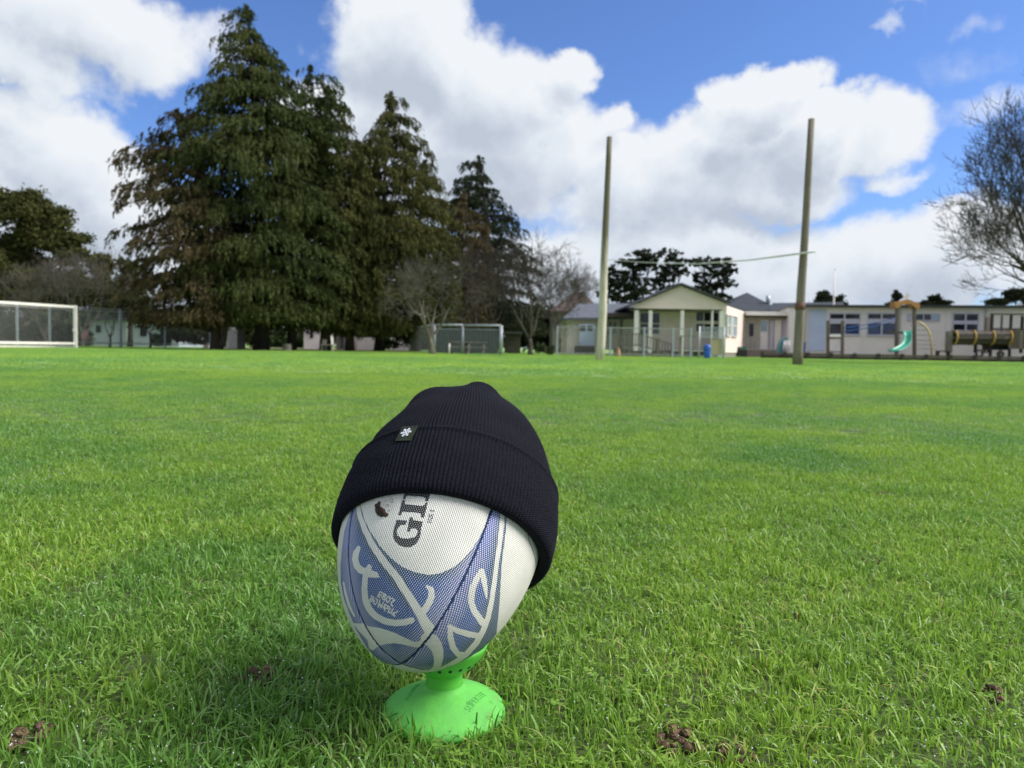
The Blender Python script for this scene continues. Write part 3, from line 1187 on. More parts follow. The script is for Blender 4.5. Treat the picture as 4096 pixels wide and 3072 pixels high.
    T += [[(1220, 960), (1330, 1040), (1340, 1150), (1240, 1150), (1190, 1050), (1220, 960)], [(1140, 1090), (1220, 1250)]]
    T += [[(1400, 1060), (1470, 1190)], [(1400, 1200), (1350, 1330), (1480, 1340), (1580, 1160)]]
    T += [[(1520, 1400), (1650, 1490), (1570, 1330), (1680, 1350), (1770, 1270)]]
    near = (x4 > 400) & (x4 < 1900) & (y4 > 300) & (y4 < 1600)
    xx, yy = x4[near], y4[near]
    tm = np.zeros(xx.shape, bool)
    for s_ in T:
        tm |= strok(xx, yy, s_, 62) < 0
    text[near] = tm
    blue[text] = 0
    # black lettering, coordinates of another enlarged crop
    x5 = (px[vis] - 1330) * 4.148
    y5 = (py[vis] - 1900) * 4.148
    G = [(1062, 745), (1050, 800), (1022, 870), (1004, 950), (1006, 1030), (1038, 1105), (1110, 1170), (1200, 1202), (1300, 1198), (1390, 1140), (1440, 1060), (1464, 965), (1470, 880), (1488, 820), (1496, 775), (1420, 760), (1335, 750), (1335, 702), (1280, 698), (1268, 760), (1250, 850), (1232, 940), (1280, 945), (1302, 892), (1375, 888), (1412, 925), (1402, 985), (1355, 1035), (1250, 1055), (1150, 1048), (1082, 1008), (1064, 945), (1080, 885), (1130, 832), (1215, 828), (1232, 757)]
    I_ = [(1155, 415), (1207, 420), (1200, 470), (1215, 487), (1495, 512), (1528, 490), (1535, 452), (1582, 458), (1520, 710), (1464, 703), (1470, 652), (1440, 632), (1175, 608), (1148, 628), (1137, 675), (1088, 670)]
    L_ = [(1225, 150), (1660, 160), (1640, 262), (1588, 438), (1532, 432), (1541, 385), (1512, 365), (1242, 345), (1217, 362), (1206, 405), (1165, 400)]
    black = inpoly(x5, y5, G) | inpoly(x5, y5, I_) | inpoly(x5, y5, L_)
    # SIZE 5 reading upwards
    bd = np.array([0.235, -0.972])
    up = np.array([-0.972, -0.235])
    glyph = {'S': [[(3.4, 5.4), (2, 6), (.6, 5.2), (.8, 3.8), (3.2, 2.6), (3.4, .9), (2, 0), (.4, .8)]], 'I': [[(1, 0), (1, 6)]],
             'Z': [[(.4, 6), (3.6, 6), (.4, 0), (3.6, 0)]], 'E': [[(3.4, 6), (.6, 6), (.6, 0), (3.4, 0)], [(.6, 3), (2.8, 3)]],
             '5': [[(3.4, 6), (.8, 6), (.6, 3.4), (2.4, 3.6), (3.4, 2), (2.2, .1), (.4, .6)]]}
    o = np.array([1630.0, 812.0])
    for ch, adv in (('S', 4.6), ('I', 2.7), ('Z', 4.6), ('E', 6.6), ('5', 4.6)):
        for s_ in glyph[ch]:
            q = [tuple(o + bd * p[0] * 10.6 + up * p[1] * 10.0) for p in s_]
            k = (np.abs(x5 - o[0]) < 130) & (np.abs(y5 - o[1]) < 130)
            sub = strok(x5[k], y5[k], q, 13) < 0
            tmp = black[k]
            tmp |= sub
            black[k] = tmp
        o = o + bd * adv * 10.6
    # mud
    mud = [(696, 490), (712, 476), (735, 470), (760, 440), (795, 432), (800, 470), (778, 510), (822, 535), (850, 560), (876, 580), (868, 612), (885, 634), (930, 640), (925, 682), (888, 706), (842, 690), (790, 694), (742, 676), (708, 610), (712, 545)]
    jx = (value_noise(x5, y5, 14, 51) - .5) * 22
    jy = (value_noise(x5, y5, 14, 52) - .5) * 22
    brown = inpoly(x5 + jx, y5 + jy, mud).astype(float)
    sp = value_noise(x5, y5, 9, 53) * value_noise(x5, y5, 24, 54)
    rr2 = ((x5 - 930) / 140) ** 2 + ((y5 - 490) / 135) ** 2
    brown = np.maximum(brown, ((sp > 0.36 + 0.30 * rr2) & (rr2 < 1)) * 0.8)
    brown = np.maximum(brown, 0.10 * (rr2 < 1.3) * np.clip(1.3 - rr2, 0, 1))
    sp2 = value_noise(px[vis], py[vis], 3.0, 55)
    brown = np.maximum(brown, ((sp2 > 0.94) & (np.hypot(x5 - 1270, y5 - 1270) < 120)) * 0.5)
    # compose: colour, ink mask
    n = x.size
    base = np.empty((n, 3))
    base[:] = (0.79, 0.785, 0.735)
    ink = np.empty((n, 3))
    c_edge, c_mid, c_ultra = np.array((0.008, 0.060, 0.13)), np.array((0.020, 0.088, 0.33)), np.array((0.03, 0.12, 0.55))
    ink[:] = c_mid * (1 - edge[:, None]) + c_edge * edge[:, None]
    ink = ink * (1 - ultra[:, None] * 0.7) + c_ultra * ultra[:, None] * 0.7
    m_ink = (blue > 0).astype(float)
    ink[black] = (0.014, 0.013, 0.018)
    m_ink[black] = 1.0
    pk = pink[:, None]
    under = base * (1 - 0.65 * pk) + np.array((0.66, 0.56, 0.76)) * 0.65 * pk
    under = under * (1 - 0.2 * m_ink[:, None]) + np.array((0.62, 0.70, 0.92)) * 0.2 * m_ink[:, None]
    dots = 1.0 - 0.50 * pink          # strength of the ink between the pimples
    ink[seam] = (0.012, 0.045, 0.13)
    m_ink[seam] = 2.0
    br = brown[:, None]
    under = under * (1 - br) + np.array((0.085, 0.045, 0.025)) * br
    m_ink = np.where(brown > 0.3, 0, m_ink)
    A = np.zeros((H, W, 4))
    B_ = np.zeros((H, W, 4))
    A[..., :3] = (0.79, 0.785, 0.735)
    A[..., 3] = 1
    B_[..., 3] = 1
    a = np.concatenate([under, np.ones((n, 1))], 1)
    bb = np.concatenate([ink, np.ones((n, 1))], 1)
    A[vis] = a
    B_[vis] = bb
    Mk = np.zeros((H, W))
    Mk[vis] = np.where(m_ink > 1.5, 1.0, m_ink * np.where(black, 0.62, 0.53) * dots)
    known = vis.copy()
    # the far side repeats the near side's panels
    sh = W // 2
    A2, B2, M2, k2 = np.roll(A, sh, 1), np.roll(B_, sh, 1), np.roll(Mk, sh, 1), np.roll(known, sh, 1)
    u = ~known & k2
    A[u], B_[u], Mk[u] = A2[u], B2[u], M2[u]
    A[..., 3] = 1
    B_[..., 3] = Mk * 1.0

    def img(nm, arr):
        im = bpy.data.images.new(nm, W, H, alpha=True, float_buffer=True)
        im.colorspace_settings.name = 'Non-Color'
        im.alpha_mode = 'CHANNEL_PACKED'
        im.pixels.foreach_set(arr.astype(np.float32).ravel())
        im.update()
        im.pack()
        return im
    return img('ball_leather', A), img('ball_ink', B_)


def ball_material():
    ia, ib = ball_print()
    m = bpy.data.materials.new('printed_grip_rubber')
    m.use_nodes = True
    nt = m.node_tree
    N, L = nt.nodes, nt.links
    b = N['Principled BSDF']
    b.inputs['Roughness'].default_value = 0.6
    b.inputs['Specular IOR Level'].default_value = 0.3
    uv = N.new('ShaderNodeUVMap')
    uv.uv_map = 'map'
    ta, tb = N.new('ShaderNodeTexImage'), N.new('ShaderNodeTexImage')
    ta.image, tb.image = ia, ib
    for t in (ta, tb):
        t.extension = 'REPEAT'
        L.new(uv.outputs[0], t.inputs[0])
    # pimples: a diamond lattice in surface metres (second uv map)
    uv2 = N.new('ShaderNodeUVMap')
    uv2.uv_map = 'metres'
    sp = N.new('ShaderNodeSeparateXYZ')
    L.new(uv2.outputs[0], sp.inputs[0])

    def mth(op, a, b_=0.0, clamp=False):
        n = N.new('ShaderNodeMath')
        n.operation = op
        n.use_clamp = clamp
        for i, x in enumerate((a, b_)):
            if isinstance(x, (int, float)):
                n.inputs[i].default_value = x
            else:
                L.new(x, n.inputs[i])
        return n.outputs[0]
    # lattice period 2.1 mm across, 2.9 mm along
    s1 = mth('ADD', mth('MULTIPLY', sp.outputs[0], pi / 0.0021), mth('MULTIPLY', sp.outputs[1], pi / 0.0029))
    s2 = mth('SUBTRACT', mth('MULTIPLY', sp.outputs[0], pi / 0.0021), mth('MULTIPLY', sp.outputs[1], pi / 0.0029))
    h = mth('MULTIPLY', mth('ABSOLUTE', mth('SINE', s1)), mth('ABSOLUTE', mth('SINE', s2)))
    # ink shows where the lattice is low (between pimples); 2x mask of 1 covers everything
    thr = mth('MULTIPLY', tb.outputs['Alpha'], 1.38)
    cov = N.new('ShaderNodeMapRange')
    cov.inputs['From Min'].default_value = -0.08
    cov.inputs['From Max'].default_value = 0.08
    L.new(mth('SUBTRACT', thr, h), cov.inputs[0])
    on = mth('GREATER_THAN', tb.outputs['Alpha'], 0.12)
    fac = mth('MULTIPLY', cov.outputs[0], on)
    mx = N.new('ShaderNodeMix')
    mx.data_type = 'RGBA'
    L.new(fac, mx.inputs[0])
    L.new(ta.outputs['Color'], mx.inputs[6])
    L.new(tb.outputs['Color'], mx.inputs[7])
    # slight grime in the groove lattice
    n = N.new('ShaderNodeTexNoise')
    n.inputs['Scale'].default_value = 30
    n.inputs['Detail'].default_value = 5
    tc = N.new('ShaderNodeTexCoord')
    L.new(tc.outputs['Object'], n.inputs['Vector'])
    gr = N.new('ShaderNodeMapRange')
    gr.inputs['From Min'].default_value = 0.35
    gr.inputs['From Max'].default_value = 0.7
    gr.inputs['To Min'].default_value = 1.0
    gr.inputs['To Max'].default_value = 0.84
    L.new(n.outputs['Fac'], gr.inputs[0])
    sc = N.new('ShaderNodeVectorMath')
    sc.operation = 'SCALE'
    L.new(mx.outputs[2], sc.inputs[0])
    L.new(gr.outputs[0], sc.inputs['Scale'])
    L.new(sc.outputs[0], b.inputs['Base Color'])
    bp = N.new('ShaderNodeBump')
    bp.inputs['Strength'].default_value = 0.8
    bp.inputs['Distance'].default_value = 0.0008
    L.new(h, bp.inputs['Height'])
    L.new(bp.outputs[0], b.inputs['Normal'])
    return m


def build_ball():
    t = thing('rugby_ball', 'white rugby ball with curling blue stripes, standing tilted on the green tee', 'rugby ball', BC)
    m = ball_material()
    nl, npz = 56, 150
    seams = [LAM_A, LAM_A + pi / 2, LAM_A + pi, LAM_B]
    for k, l0 in enumerate(seams):
        l1 = seams[(k + 1) % 4] if k < 3 else LAM_A + 2 * pi
        if k == 2:
            l1 = LAM_B + 2 * pi
        if k == 3:
            l0, l1 = LAM_B, LAM_A
        ll = np.linspace(l0, l1, nl + 1)
        pp = np.linspace(-pi / 2 + 0.004, pi / 2 - 0.004, npz + 1)
        LM, PS = np.meshgrid(ll, pp)
        dm = np.minimum(LM - l0, l1 - LM) * BB * np.cos(PS)
        dip = 0.0013 * np.exp(-(dm / 0.0022) ** 2) + 0.0006 * np.exp(-(dm / 0.007) ** 2)
        a, b_ = BA - dip, BB - dip
        loc = np.stack([b_ * np.cos(PS) * np.cos(LM), b_ * np.cos(PS) * np.sin(LM), a * np.sin(PS)], -1).reshape(-1, 3)
        Pw = loc @ BM + BC
        n1 = nl + 1
        i, j = np.meshgrid(np.arange(npz), np.arange(nl), indexing='ij')
        q = (i * n1 + j)
        Fq = np.stack([q, q + 1, q + n1 + 1, q + n1], -1).reshape(-1, 4)
        me = fast_mesh('panel', Pw, Fq, [m], smooth=True)
        u = (LM / (2 * pi) + 0.5).ravel()
        v = (PS / pi + 0.5).ravel()
        # metres: along and across the panel
        um = ((LM - (l0 + l1) / 2) * BB * np.cos(PS)).ravel()
        vm_ = (PS * 0.122).ravel()
        li = Fq.ravel()
        uvl = me.uv_layers.new(name='map')
        uvl.data.foreach_set('uv', np.stack([u[li], v[li]], -1).astype(np.float32).ravel())
        uvl = me.uv_layers.new(name='metres')
        uvl.data.foreach_set('uv', np.stack([um[li], vm_[li]], -1).astype(np.float32).ravel())
        put('panel', me, t)
    # lump of mud stuck to the upper left of the shield
    pts = [(696, 490), (735, 470), (795, 432), (790, 490), (778, 520), (830, 540), (872, 580), (885, 634), (930, 645), (925, 682), (888, 702), (790, 690), (742, 674), (708, 610), (712, 545)]
    c0 = np.mean(np.array(pts), 0)
    V, Fq = [], []
    rng = np.random.default_rng(3)
    rings = 7
    for rI in range(rings):
        s_ = 1 - rI / (rings - 0.4)
        for p in pts:
            q = c0 + (np.array(p) - c0) * s_
            hgt = 0.0004 + 0.0030 * (1 - s_ ** 2) * rng.uniform(0.5, 1.3)
            if rI == 0:
                hgt = -0.0004
            P = ball_hit(1330 + q[0] / 4.148, 1900 + q[1] / 4.148)
            nn = BM.T @ ((BM @ (P - BC)) * BSC ** 2)
            nn /= np.linalg.norm(nn)
            V.append(P + nn * hgt)
    k = len(pts)
    for rI in range(rings - 1):
        for j in range(k):
            Fq.append((rI * k + j, rI * k + (j + 1) % k, (rI + 1) * k + (j + 1) % k, (rI + 1) * k + j))
    mb_ = MB()
    mb_.v = [tuple(p) for p in V]
    mb_.f = Fq + [tuple((rings - 1) * k + j for j in range(k))]
    mm = mat('wet_mud', (0.075, 0.042, 0.026), (0.04, 0.022, 0.014), rough=0.55, scale=300, bump=0.8, bscale=500)
    mb_.put('mud_lump', mm, t, smooth=True)
    return t


build_ball()


# ------------------------------------------------------------------ the tee
def ball_under(x, y):
    """height of the underside of the ball above (x,y), or a big number"""
    D = (BM @ np.array([0, 0, 1.0])) * BSC
    O = (BM @ (np.array([x, y, 0]) - BC)) * BSC
    A_, B_, C_ = D @ D, D @ O, O @ O - 1
    dis = B_ * B_ - A_ * C_
    if dis <= 0:
        return 9.0
    return (-B_ - sqrt(dis)) / A_


def build_tee():
    t = thing('kicking_tee', 'bright green plastic kicking tee with a wide domed base under the ball', 'kicking tee', TEE)
    m = mat('scuffed_lime_plastic', (0.125, 0.50, 0.075), (0.11, 0.41, 0.085), rough=0.68, scale=34, c3=(0.24, 0.27, 0.11), detail=8, bump=0.07, bscale=90, spec=0.25)
    m2 = mat('lime_plastic_stem', (0.105, 0.48, 0.055), (0.09, 0.42, 0.05), rough=0.40, scale=20)
    # base dome
    prof = [(0.0, 0.0), (0.0570, 0.0), (0.0585, 0.0035), (0.0580, 0.0062), (0.0560, 0.0088), (0.052, 0.0116), (0.046, 0.0148), (0.038, 0.0185), (0.031, 0.0215), (0.0255, 0.0238), (0.0210, 0.0255), (0.0185, 0.0272), (0.0175, 0.0300)]
    MB().lathe(prof, TEE, 72).put('base', m, t, smooth=True)
    # stem and cup
    ns = 72
    rows = [(0.0173, 0.024), (0.0172, 0.034), (0.0173, 0.0400), (0.0186, 0.0428), (0.024, 0.0462), (0.031, 0.0520), (0.0370, 0.0590), (0.0402, 0.0660), (0.0412, 0.0700)]
    inner = [(0.0395, 0.0702), (0.0375, 0.0665), (0.033, 0.0620), (0.026, 0.058), (0.015, 0.055), (0.001, 0.054)]
    mb_ = MB()
    for r, z in rows[:3]:
        for k in range(ns):
            a = 2 * pi * k / ns
            x, y = TEE[0] + r * cos(a), TEE[1] + r * sin(a)
            mb_.v.append((x, y, min(z, ball_under(x, y) - 0.0006)))
    for i in range(2):
        for k in range(ns):
            mb_.f.append((i * ns + k, i * ns + (k + 1) % ns, (i + 1) * ns + (k + 1) % ns, (i + 1) * ns + k))
    mb_.put('stem', m2, t, smooth=True)
    mb_ = MB()
    prof = rows[2:] + inner
    for i, (r, z) in enumerate(prof):
        for k in range(ns):
            a = 2 * pi * k / ns
            x, y = TEE[0] + r * cos(a), TEE[1] + r * sin(a)
            off = 0.0028 if i < len(rows) - 2 else 0.0008
            mb_.v.append((x, y, max(0.030, min(z, ball_under(x, y) - off))))
    for i in range(len(prof) - 1):
        for k in range(ns):
            mb_.f.append((i * ns + k, i * ns + (k + 1) % ns, (i + 1) * ns + (k + 1) % ns, (i + 1) * ns + k))
    mb_.put('cup', m2, t, smooth=True)
    # the row of holes round the cup: dark discs, the shade inside painted as their colour
    hm = mat('hole_shade_paint', (0.015, 0.05, 0.02), rough=0.9)
    for k in range(22):
        a = 2 * pi * k / 22 + 0.1
        for r, z in ((0.0340, 0.0555),):
            x, y = TEE[0] + r * cos(a), TEE[1] + r * sin(a)
            if ball_under(x, y) - 0.0028 < z:
                continue
            c = np.array([x, y, z])
            nrm = np.array([cos(a) * 0.75, sin(a) * 0.75, -0.66])
            s_ = np.array([-sin(a), cos(a), 0])
            u_ = np.cross(nrm, s_)
            h_ = MB()
            fr = [c + nrm * 0.00045 + 0.0017 * (cos(q) * s_ + 1.25 * sin(q) * u_) for q in np.linspace(0, 2 * pi, 12, endpoint=False)]
            bk = [p - nrm * 0.0016 for p in fr]
            h_.poly(fr, bk).put('painted_hole', hm, t)

    # raised lettering on the dome
    def zdome(r):
        pr = [(0.0585, 0.0035), (0.0580, 0.0062), (0.0560, 0.0088), (0.052, 0.0116), (0.046, 0.0148), (0.038, 0.0185), (0.031, 0.0215), (0.0255, 0.0238), (0.0210, 0.0255), (0.0185, 0.0272)]
        rs = [p[0] for p in pr][::-1]
        zs = [p[1] for p in pr][::-1]
        return float(np.interp(r, rs, zs))

    def letter(txt, size, px0, py0, px1, py1, nm):
        """text whose baseline runs between two pixels that lie on the dome"""
        def hit(px, py):
            z = 0.018
            for _ in range(8):
                d = ray(px, py)
                p = CP + d * ((z - CP[2]) / d[2])
                z = zdome(np.hypot(p[0] - TEE[0], p[1] - TEE[1]))
            return p
        A_, B_ = hit(px0, py0), hit(px1, py1)
        cu = bpy.data.curves.new(nm, 'FONT')
        cu.body = txt
        cu.size = size
        cu.extrude = 0.0004
        cu.resolution_u = 3
        o = bpy.data.objects.new(nm, cu)
        dg = bpy.context.evaluated_depsgraph_get()
        me = bpy.data.meshes.new_from_object(o)
        d = (B_ - A_)[:2]
        d /= np.linalg.norm(d)
        u_ = np.array([-d[1], d[0]])
        for v_ in me.vertices:
            q = A_[:2] + d * v_.co.x + u_ * v_.co.y
            r_ = np.hypot(q[0] - TEE[0], q[1] - TEE[1])
            v_.co = (q[0], q[1], zdome(r_) + 0.0001 + v_.co.z)
        me.materials.clear()
        me.materials.append(lm)
        bpy.data.objects.remove(o)
        put(nm, me, t)
    lm = mat('worn_raised_lettering', (0.09, 0.44, 0.07), (0.08, 0.38, 0.07), rough=0.5, scale=60)
    letter('SUPERTEE', 0.0085, 1880, 2852, 1946, 2782, 'raised_lettering')
    letter('the', 0.0055, 1876, 2822, 1900, 2797, 'raised_lettering')
    letter('SUPERTEE', 0.0060, 1633, 2799, 1668, 2748, 'raised_lettering')
    return t


build_tee()


# ------------------------------------------------------------------ the beanie
def build_hat():
    P0 = ball_hit(1690, 1958)
    P1 = ball_hit(1352, 2092)
    P2 = ball_hit(2142, 2165)
    n = np.cross(P1 - P0, P2 - P0)
    n /= np.linalg.norm(n)
    if n @ bw < 0:
        n = -n
    # frame of the hat: axis n through the ball's centre
    e1 = np.cross(n, [0, 1.0, 0])
    e1 /= np.linalg.norm(e1)
    e2 = np.cross(n, e1)
    if e2 @ (CP - BC) < 0:
        e2 = -e2
    hp = (P0 - BC) @ n                     # height of the brim plane above the centre
    HF = np.stack([e1, e2, n])             # rows

    def ell(dirs):
        q = (dirs @ BM.T) * BSC
        r = 1 / np.linalg.norm(q, axis=-1)
        p = dirs * r[..., None]
        nr = ((p @ BM.T) * BSC ** 2) @ BM
        nr /= np.linalg.norm(nr, axis=-1, keepdims=True)
        return p, nr
    NR = 172                                # ribs
    NA = NR * 5
    al = np.arange(NA) / NA * 2 * pi

    def dirs(al_, be):
        return (np.cos(be) * np.cos(al_))[..., None] * e1 + (np.cos(be) * np.sin(al_))[..., None] * e2 + np.sin(be)[..., None] * n

    def solve(h, al_):
        lo, hi = np.full(al_.shape, -1.2), np.full(al_.shape, 1.55)
        for _ in range(30):
            mi = (lo + hi) / 2
            p, _n = ell(dirs(al_, mi))
            hgt = p @ n
            up_ = hgt > h
            hi = np.where(up_, mi, hi)
            lo = np.where(up_, lo, mi)
        return (lo + hi) / 2
    be0 = solve(hp, al)
    CUFF = 0.064
    be1 = solve(hp + CUFF, al)

    def smoothn(a_, b_, s, seed):
        return value_noise(a_ * s, b_ * s * 1.7, 1.0, seed) - 0.5

    rib = np.abs(np.sin(al * NR / 2))            # 0 in the groove
    ribd = (rib ** 0.6 - 0.6) * 0.0015
    # the view-side frame: which way is picture-right for loose cloth
    vr = RC @ np.array([1.0, 0, 0])

    def looser(d_):
        s = np.clip(d_ @ vr, -1, 1)
        return s

    # cuff: roll from the inside of the brim, round, up, and over the fold
    prof = [(-0.004, 0.0010), (-0.0045, 0.0030), (-0.0040, 0.0055), (-0.0015, 0.0078), (0.003, 0.0082)]
    prof += [(0.003 + (CUFF - 0.008) * k / 34, 0.0083) for k in range(1, 35)]
    prof += [(CUFF - 0.003, 0.0100), (CUFF - 0.0010, 0.0094), (CUFF - 0.0002, 0.0078), (CUFF - 0.0012, 0.0050), (CUFF - 0.006, 0.0030)]
    rows = []
    met = []
    for k, (h, off) in enumerate(prof):
        f = h / CUFF
        be = be0 + (be1 - be0) * f
        d = dirs(al, be)
        p, nr = ell(d)
        lo = looser(d)
        wig = smoothn(al * 2, np.full(NA, f * 2), 1.3, 61) * 0.0020 + smoothn(al * 5, np.full(NA, f * 3), 1.3, 62) * 0.0009
        # cyclic fade so the noise closes
        fade = np.minimum(al, 2 * pi - al)
        fade = np.clip(fade / 0.4, 0, 1)
        o_ = off + 0.5 * wig * fade * (off > 0.006) + ribd * (off > 0.004) + (np.clip(lo, 0, 1) ** 2) * 0.0048 * min(1, off / 0.008) * (0.35 + 0.65 * (1 - f)) + np.clip(-lo, 0, 1) ** 3 * 0.0002
        rows.append(BC + p + nr * o_[:, None])
        met.append(np.full(NA, h))
    R_ = np.array(rows)

    def grid(rws, nm, mt_, par, closed_top=False, vv=None):
        m_, k_ = rws.shape[0], rws.shape[1]
        V = rws.reshape(-1, 3)
        i, j = np.meshgrid(np.arange(m_ - 1), np.arange(k_), indexing='ij')
        a_, b_ = i * k_ + j, i * k_ + (j + 1) % k_
        Fq = np.stack([a_, b_, b_ + k_, a_ + k_], -1).reshape(-1, 4)
        me = fast_mesh(nm, V, Fq, [mt_], smooth=True)
        uu = np.broadcast_to(np.arange(k_)[None, :] / 5.0, (m_, k_)).ravel()
        # metres along the rib
        seg = np.linalg.norm(np.diff(rws, axis=0), axis=2)
        le = np.concatenate([np.zeros((1, k_)), np.cumsum(seg, 0)], 0)
        le = np.broadcast_to(le.mean(1, keepdims=True), le.shape).ravel()
        ul = Fq.ravel()
        U = uu[ul].reshape(-1, 4)
        wrap = (j == k_ - 1).ravel()
        U[wrap, 1] += k_ / 5.0
        U[wrap, 2] += k_ / 5.0
        uvl = me.uv_layers.new(name='knit')
        uvl.data.foreach_set('uv', np.stack([U.ravel(), le[ul]], -1).astype(np.float32).ravel())
        return put(nm, me, par)

    # knitted wool
    m = bpy.data.materials.new('black_knit_wool')
    m.use_nodes = True
    nt = m.node_tree
    N, L = nt.nodes, nt.links
    b = N['Principled BSDF']
    b.inputs['Roughness'].default_value = 0.95
    b.inputs['Specular IOR Level'].default_value = 0.15
    b.inputs['Sheen Weight'].default_value = 0.05
    b.inputs['Sheen Roughness'].default_value = 0.5
    b.inputs['Sheen Tint'].default_value = (0.55, 0.6, 0.9, 1)
    uv = N.new('ShaderNodeUVMap')
    uv.uv_map = 'knit'
    sp = N.new('ShaderNodeSeparateXYZ')
    L.new(uv.outputs[0], sp.inputs[0])

    def mth(op, a, b_=0.0):
        q = N.new('ShaderNodeMath')
        q.operation = op
        for i, x in enumerate((a, b_)):
            if isinstance(x, (int, float)):
                q.inputs[i].default_value = x
            else:
                L.new(x, q.inputs[i])
        return q.outputs[0]
    fu = mth('FRACT', sp.outputs[0])
    vee = mth('ABSOLUTE', mth('SUBTRACT', fu, 0.5))
    st = mth('FRACT', mth('ADD', mth('MULTIPLY', sp.outputs[1], 1 / 0.0021), mth('MULTIPLY', vee, 1.3)))
    hh = mth('SINE', mth('MULTIPLY', st, pi))
    tc = N.new('ShaderNodeTexCoord')
    nz = N.new('ShaderNodeTexNoise')
    nz.inputs['Scale'].default_value = 420
    nz.inputs['Detail'].default_value = 4
    L.new(tc.outputs['Object'], nz.inputs['Vector'])
    hgt = mth('ADD', mth('MULTIPLY', hh, 0.7), mth('MULTIPLY', nz.outputs['Fac'], 0.9))
    bp = N.new('ShaderNodeBump')
    bp.inputs['Strength'].default_value = 0.9
    bp.inputs['Distance'].default_value = 0.0010
    L.new(hgt, bp.inputs['Height'])
    L.new(bp.outputs[0], b.inputs['Normal'])
    rp = N.new('ShaderNodeValToRGB')
    rp.color_ramp.elements[0].position = 0.35
    rp.color_ramp.elements[0].color = (0.0025, 0.0026, 0.0055, 1)
    rp.color_ramp.elements[1].position = 0.75
    rp.color_ramp.elements[1].color = (0.0095, 0.0098, 0.0175, 1)
    L.new(nz.outputs['Fac'], rp.inputs[0])
    L.new(rp.outputs[0], b.inputs['Base Color'])

    t = thing('beanie', 'black ribbed knitted beanie with a turned-up cuff pulled over the top of the rugby ball', 'beanie', BC + n * 0.05)
    grid(R_, 'cuff', m, t)

    # crown of the hat
    KC = 95
    rows = []
    # bumps on top, in directions seen through pixels
    def dirpix(px, py, depth):
        p = CP + ray(px, py) * depth
        q = p - BC
        return q / np.linalg.norm(q)
    dk = dirpix(1922, 1575, 0.80)
    dl_ = dirpix(1722, 1600, 0.77)
    dv = dirpix(1832, 1580, 0.79)
    for k in range(KC + 1):
        f = k / KC
        be = (be1 - 0.06) + (1.5705 - (be1 - 0.06)) * f
        d = dirs(al, be)
        p, nr = ell(d)
        lo = looser(d)
        off = 0.0030 + 0.0028 * np.clip(f * 3, 0, 1)
        rfade = np.clip((1.565 - be) / 0.5, 0, 1) ** 0.6
        sag = np.exp(-((f - 0.28) / 0.25) ** 2)
        wig = smoothn(al * 1.5, np.full(NA, f * 3), 1.1, 63) * 0.0045 * np.clip(f * 4, 0, 1)
        fade = np.clip(np.minimum(al, 2 * pi - al) / 0.4, 0, 1)
        bump = 0.0135 * np.exp(-((1 - d @ dk) / 0.0105) ** 1.2) + 0.0090 * np.exp(-((1 - d @ dl_) / 0.012) ** 1.2) - 0.0050 * np.exp(-(1 - d @ dv) / 0.005) + 0.004 * np.exp(-(1 - d @ dk) / 0.05)
        rt = np.clip(lo, 0, 1)
        o_ = off + wig * fade * rfade + ribd * rfade + bump + 0.004 * rt ** 2 * (1 - f)
        rows.append(BC + p + nr * o_[:, None])
    grid(np.array(rows), 'crown', m, t)

    # loose fibres
    rg = np.random.default_rng(8)
    allp = np.concatenate([R_[6:38].reshape(-1, 3), np.array(rows)[4:-6].reshape(-1, 3)])
    idx = rg.integers(0, len(allp), 16000)
    c = allp[idx]
    nrm = c - BC
    nrm /= np.linalg.norm(nrm, axis=1, keepdims=True)
    tn = rg.normal(size=c.shape)
    dd = nrm * rg.uniform(0.3, 1.0, (len(c), 1)) + tn * 0.8
    dd /= np.linalg.norm(dd, axis=1, keepdims=True)
    ln = rg.uniform(0.0012, 0.0036, (len(c), 1))
    sd_ = np.cross(dd, rg.normal(size=c.shape))
    sd_ /= np.linalg.norm(sd_, axis=1, keepdims=True)
    sd_ *= 0.00008
    V = np.stack([c - sd_, c + sd_, c + dd * ln + nrm * 0.0002], 1).reshape(-1, 3)
    Fq = np.arange(len(c) * 3).reshape(-1, 3)
    fm = mat('wool_fibre', (0.02, 0.02, 0.028), rough=0.9)
    o = put('loose_fibres', fast_mesh('loose_fibres', V, Fq, [fm]), t)
    o['kind'] = 'stuff'

    # woven label with a snowflake
    corners = [(1580, 1763), (1646, 1761), (1675, 1702), (1608, 1707)]      # bl, br, tr, tl

    def lab(u, v, lift):
        a_ = np.array(corners[0]) * (1 - u) + np.array(corners[1]) * u
        b_ = np.array(corners[3]) * (1 - u) + np.array(corners[2]) * u
        q = a_ * (1 - v) + b_ * v
        bow = 0.0006 * sin(pi * v)
        return ball_hit(q[0], q[1], 0.0090 + bow + lift)
    nu, nv = 8, 8
    front, back = [], []
    for j in range(nv + 1):
        for i in range(nu + 1):
            front.append(lab(i / nu, j / nv, 0.0008))
            back.append(lab(i / nu, j / nv, 0.0002))
    mb_ = MB()
    mb_.v = [tuple(p) for p in front + back]
    o_ = (nu + 1) * (nv + 1)
    for j in range(nv):
        for i in range(nu):
            q = j * (nu + 1) + i
            mb_.f.append((q, q + 1, q + nu + 2, q + nu + 1))
            mb_.f.append((o_ + q, o_ + q + nu + 1, o_ + q + nu + 2, o_ + q + 1))
    edge = [j * (nu + 1) for j in range(nv + 1)], [j * (nu + 1) + nu for j in range(nv + 1)], list(range(nu + 1)), [nv * (nu + 1) + i for i in range(nu + 1)]
    for e in edge:
        for a_, b_ in zip(e[:-1], e[1:]):
            mb_.f.append((a_, b_, o_ + b_, o_ + a_))
    lm = mat('olive_satin_label', (0.030, 0.042, 0.018), (0.020, 0.028, 0.013), rough=0.55, scale=120, spec=0.2)
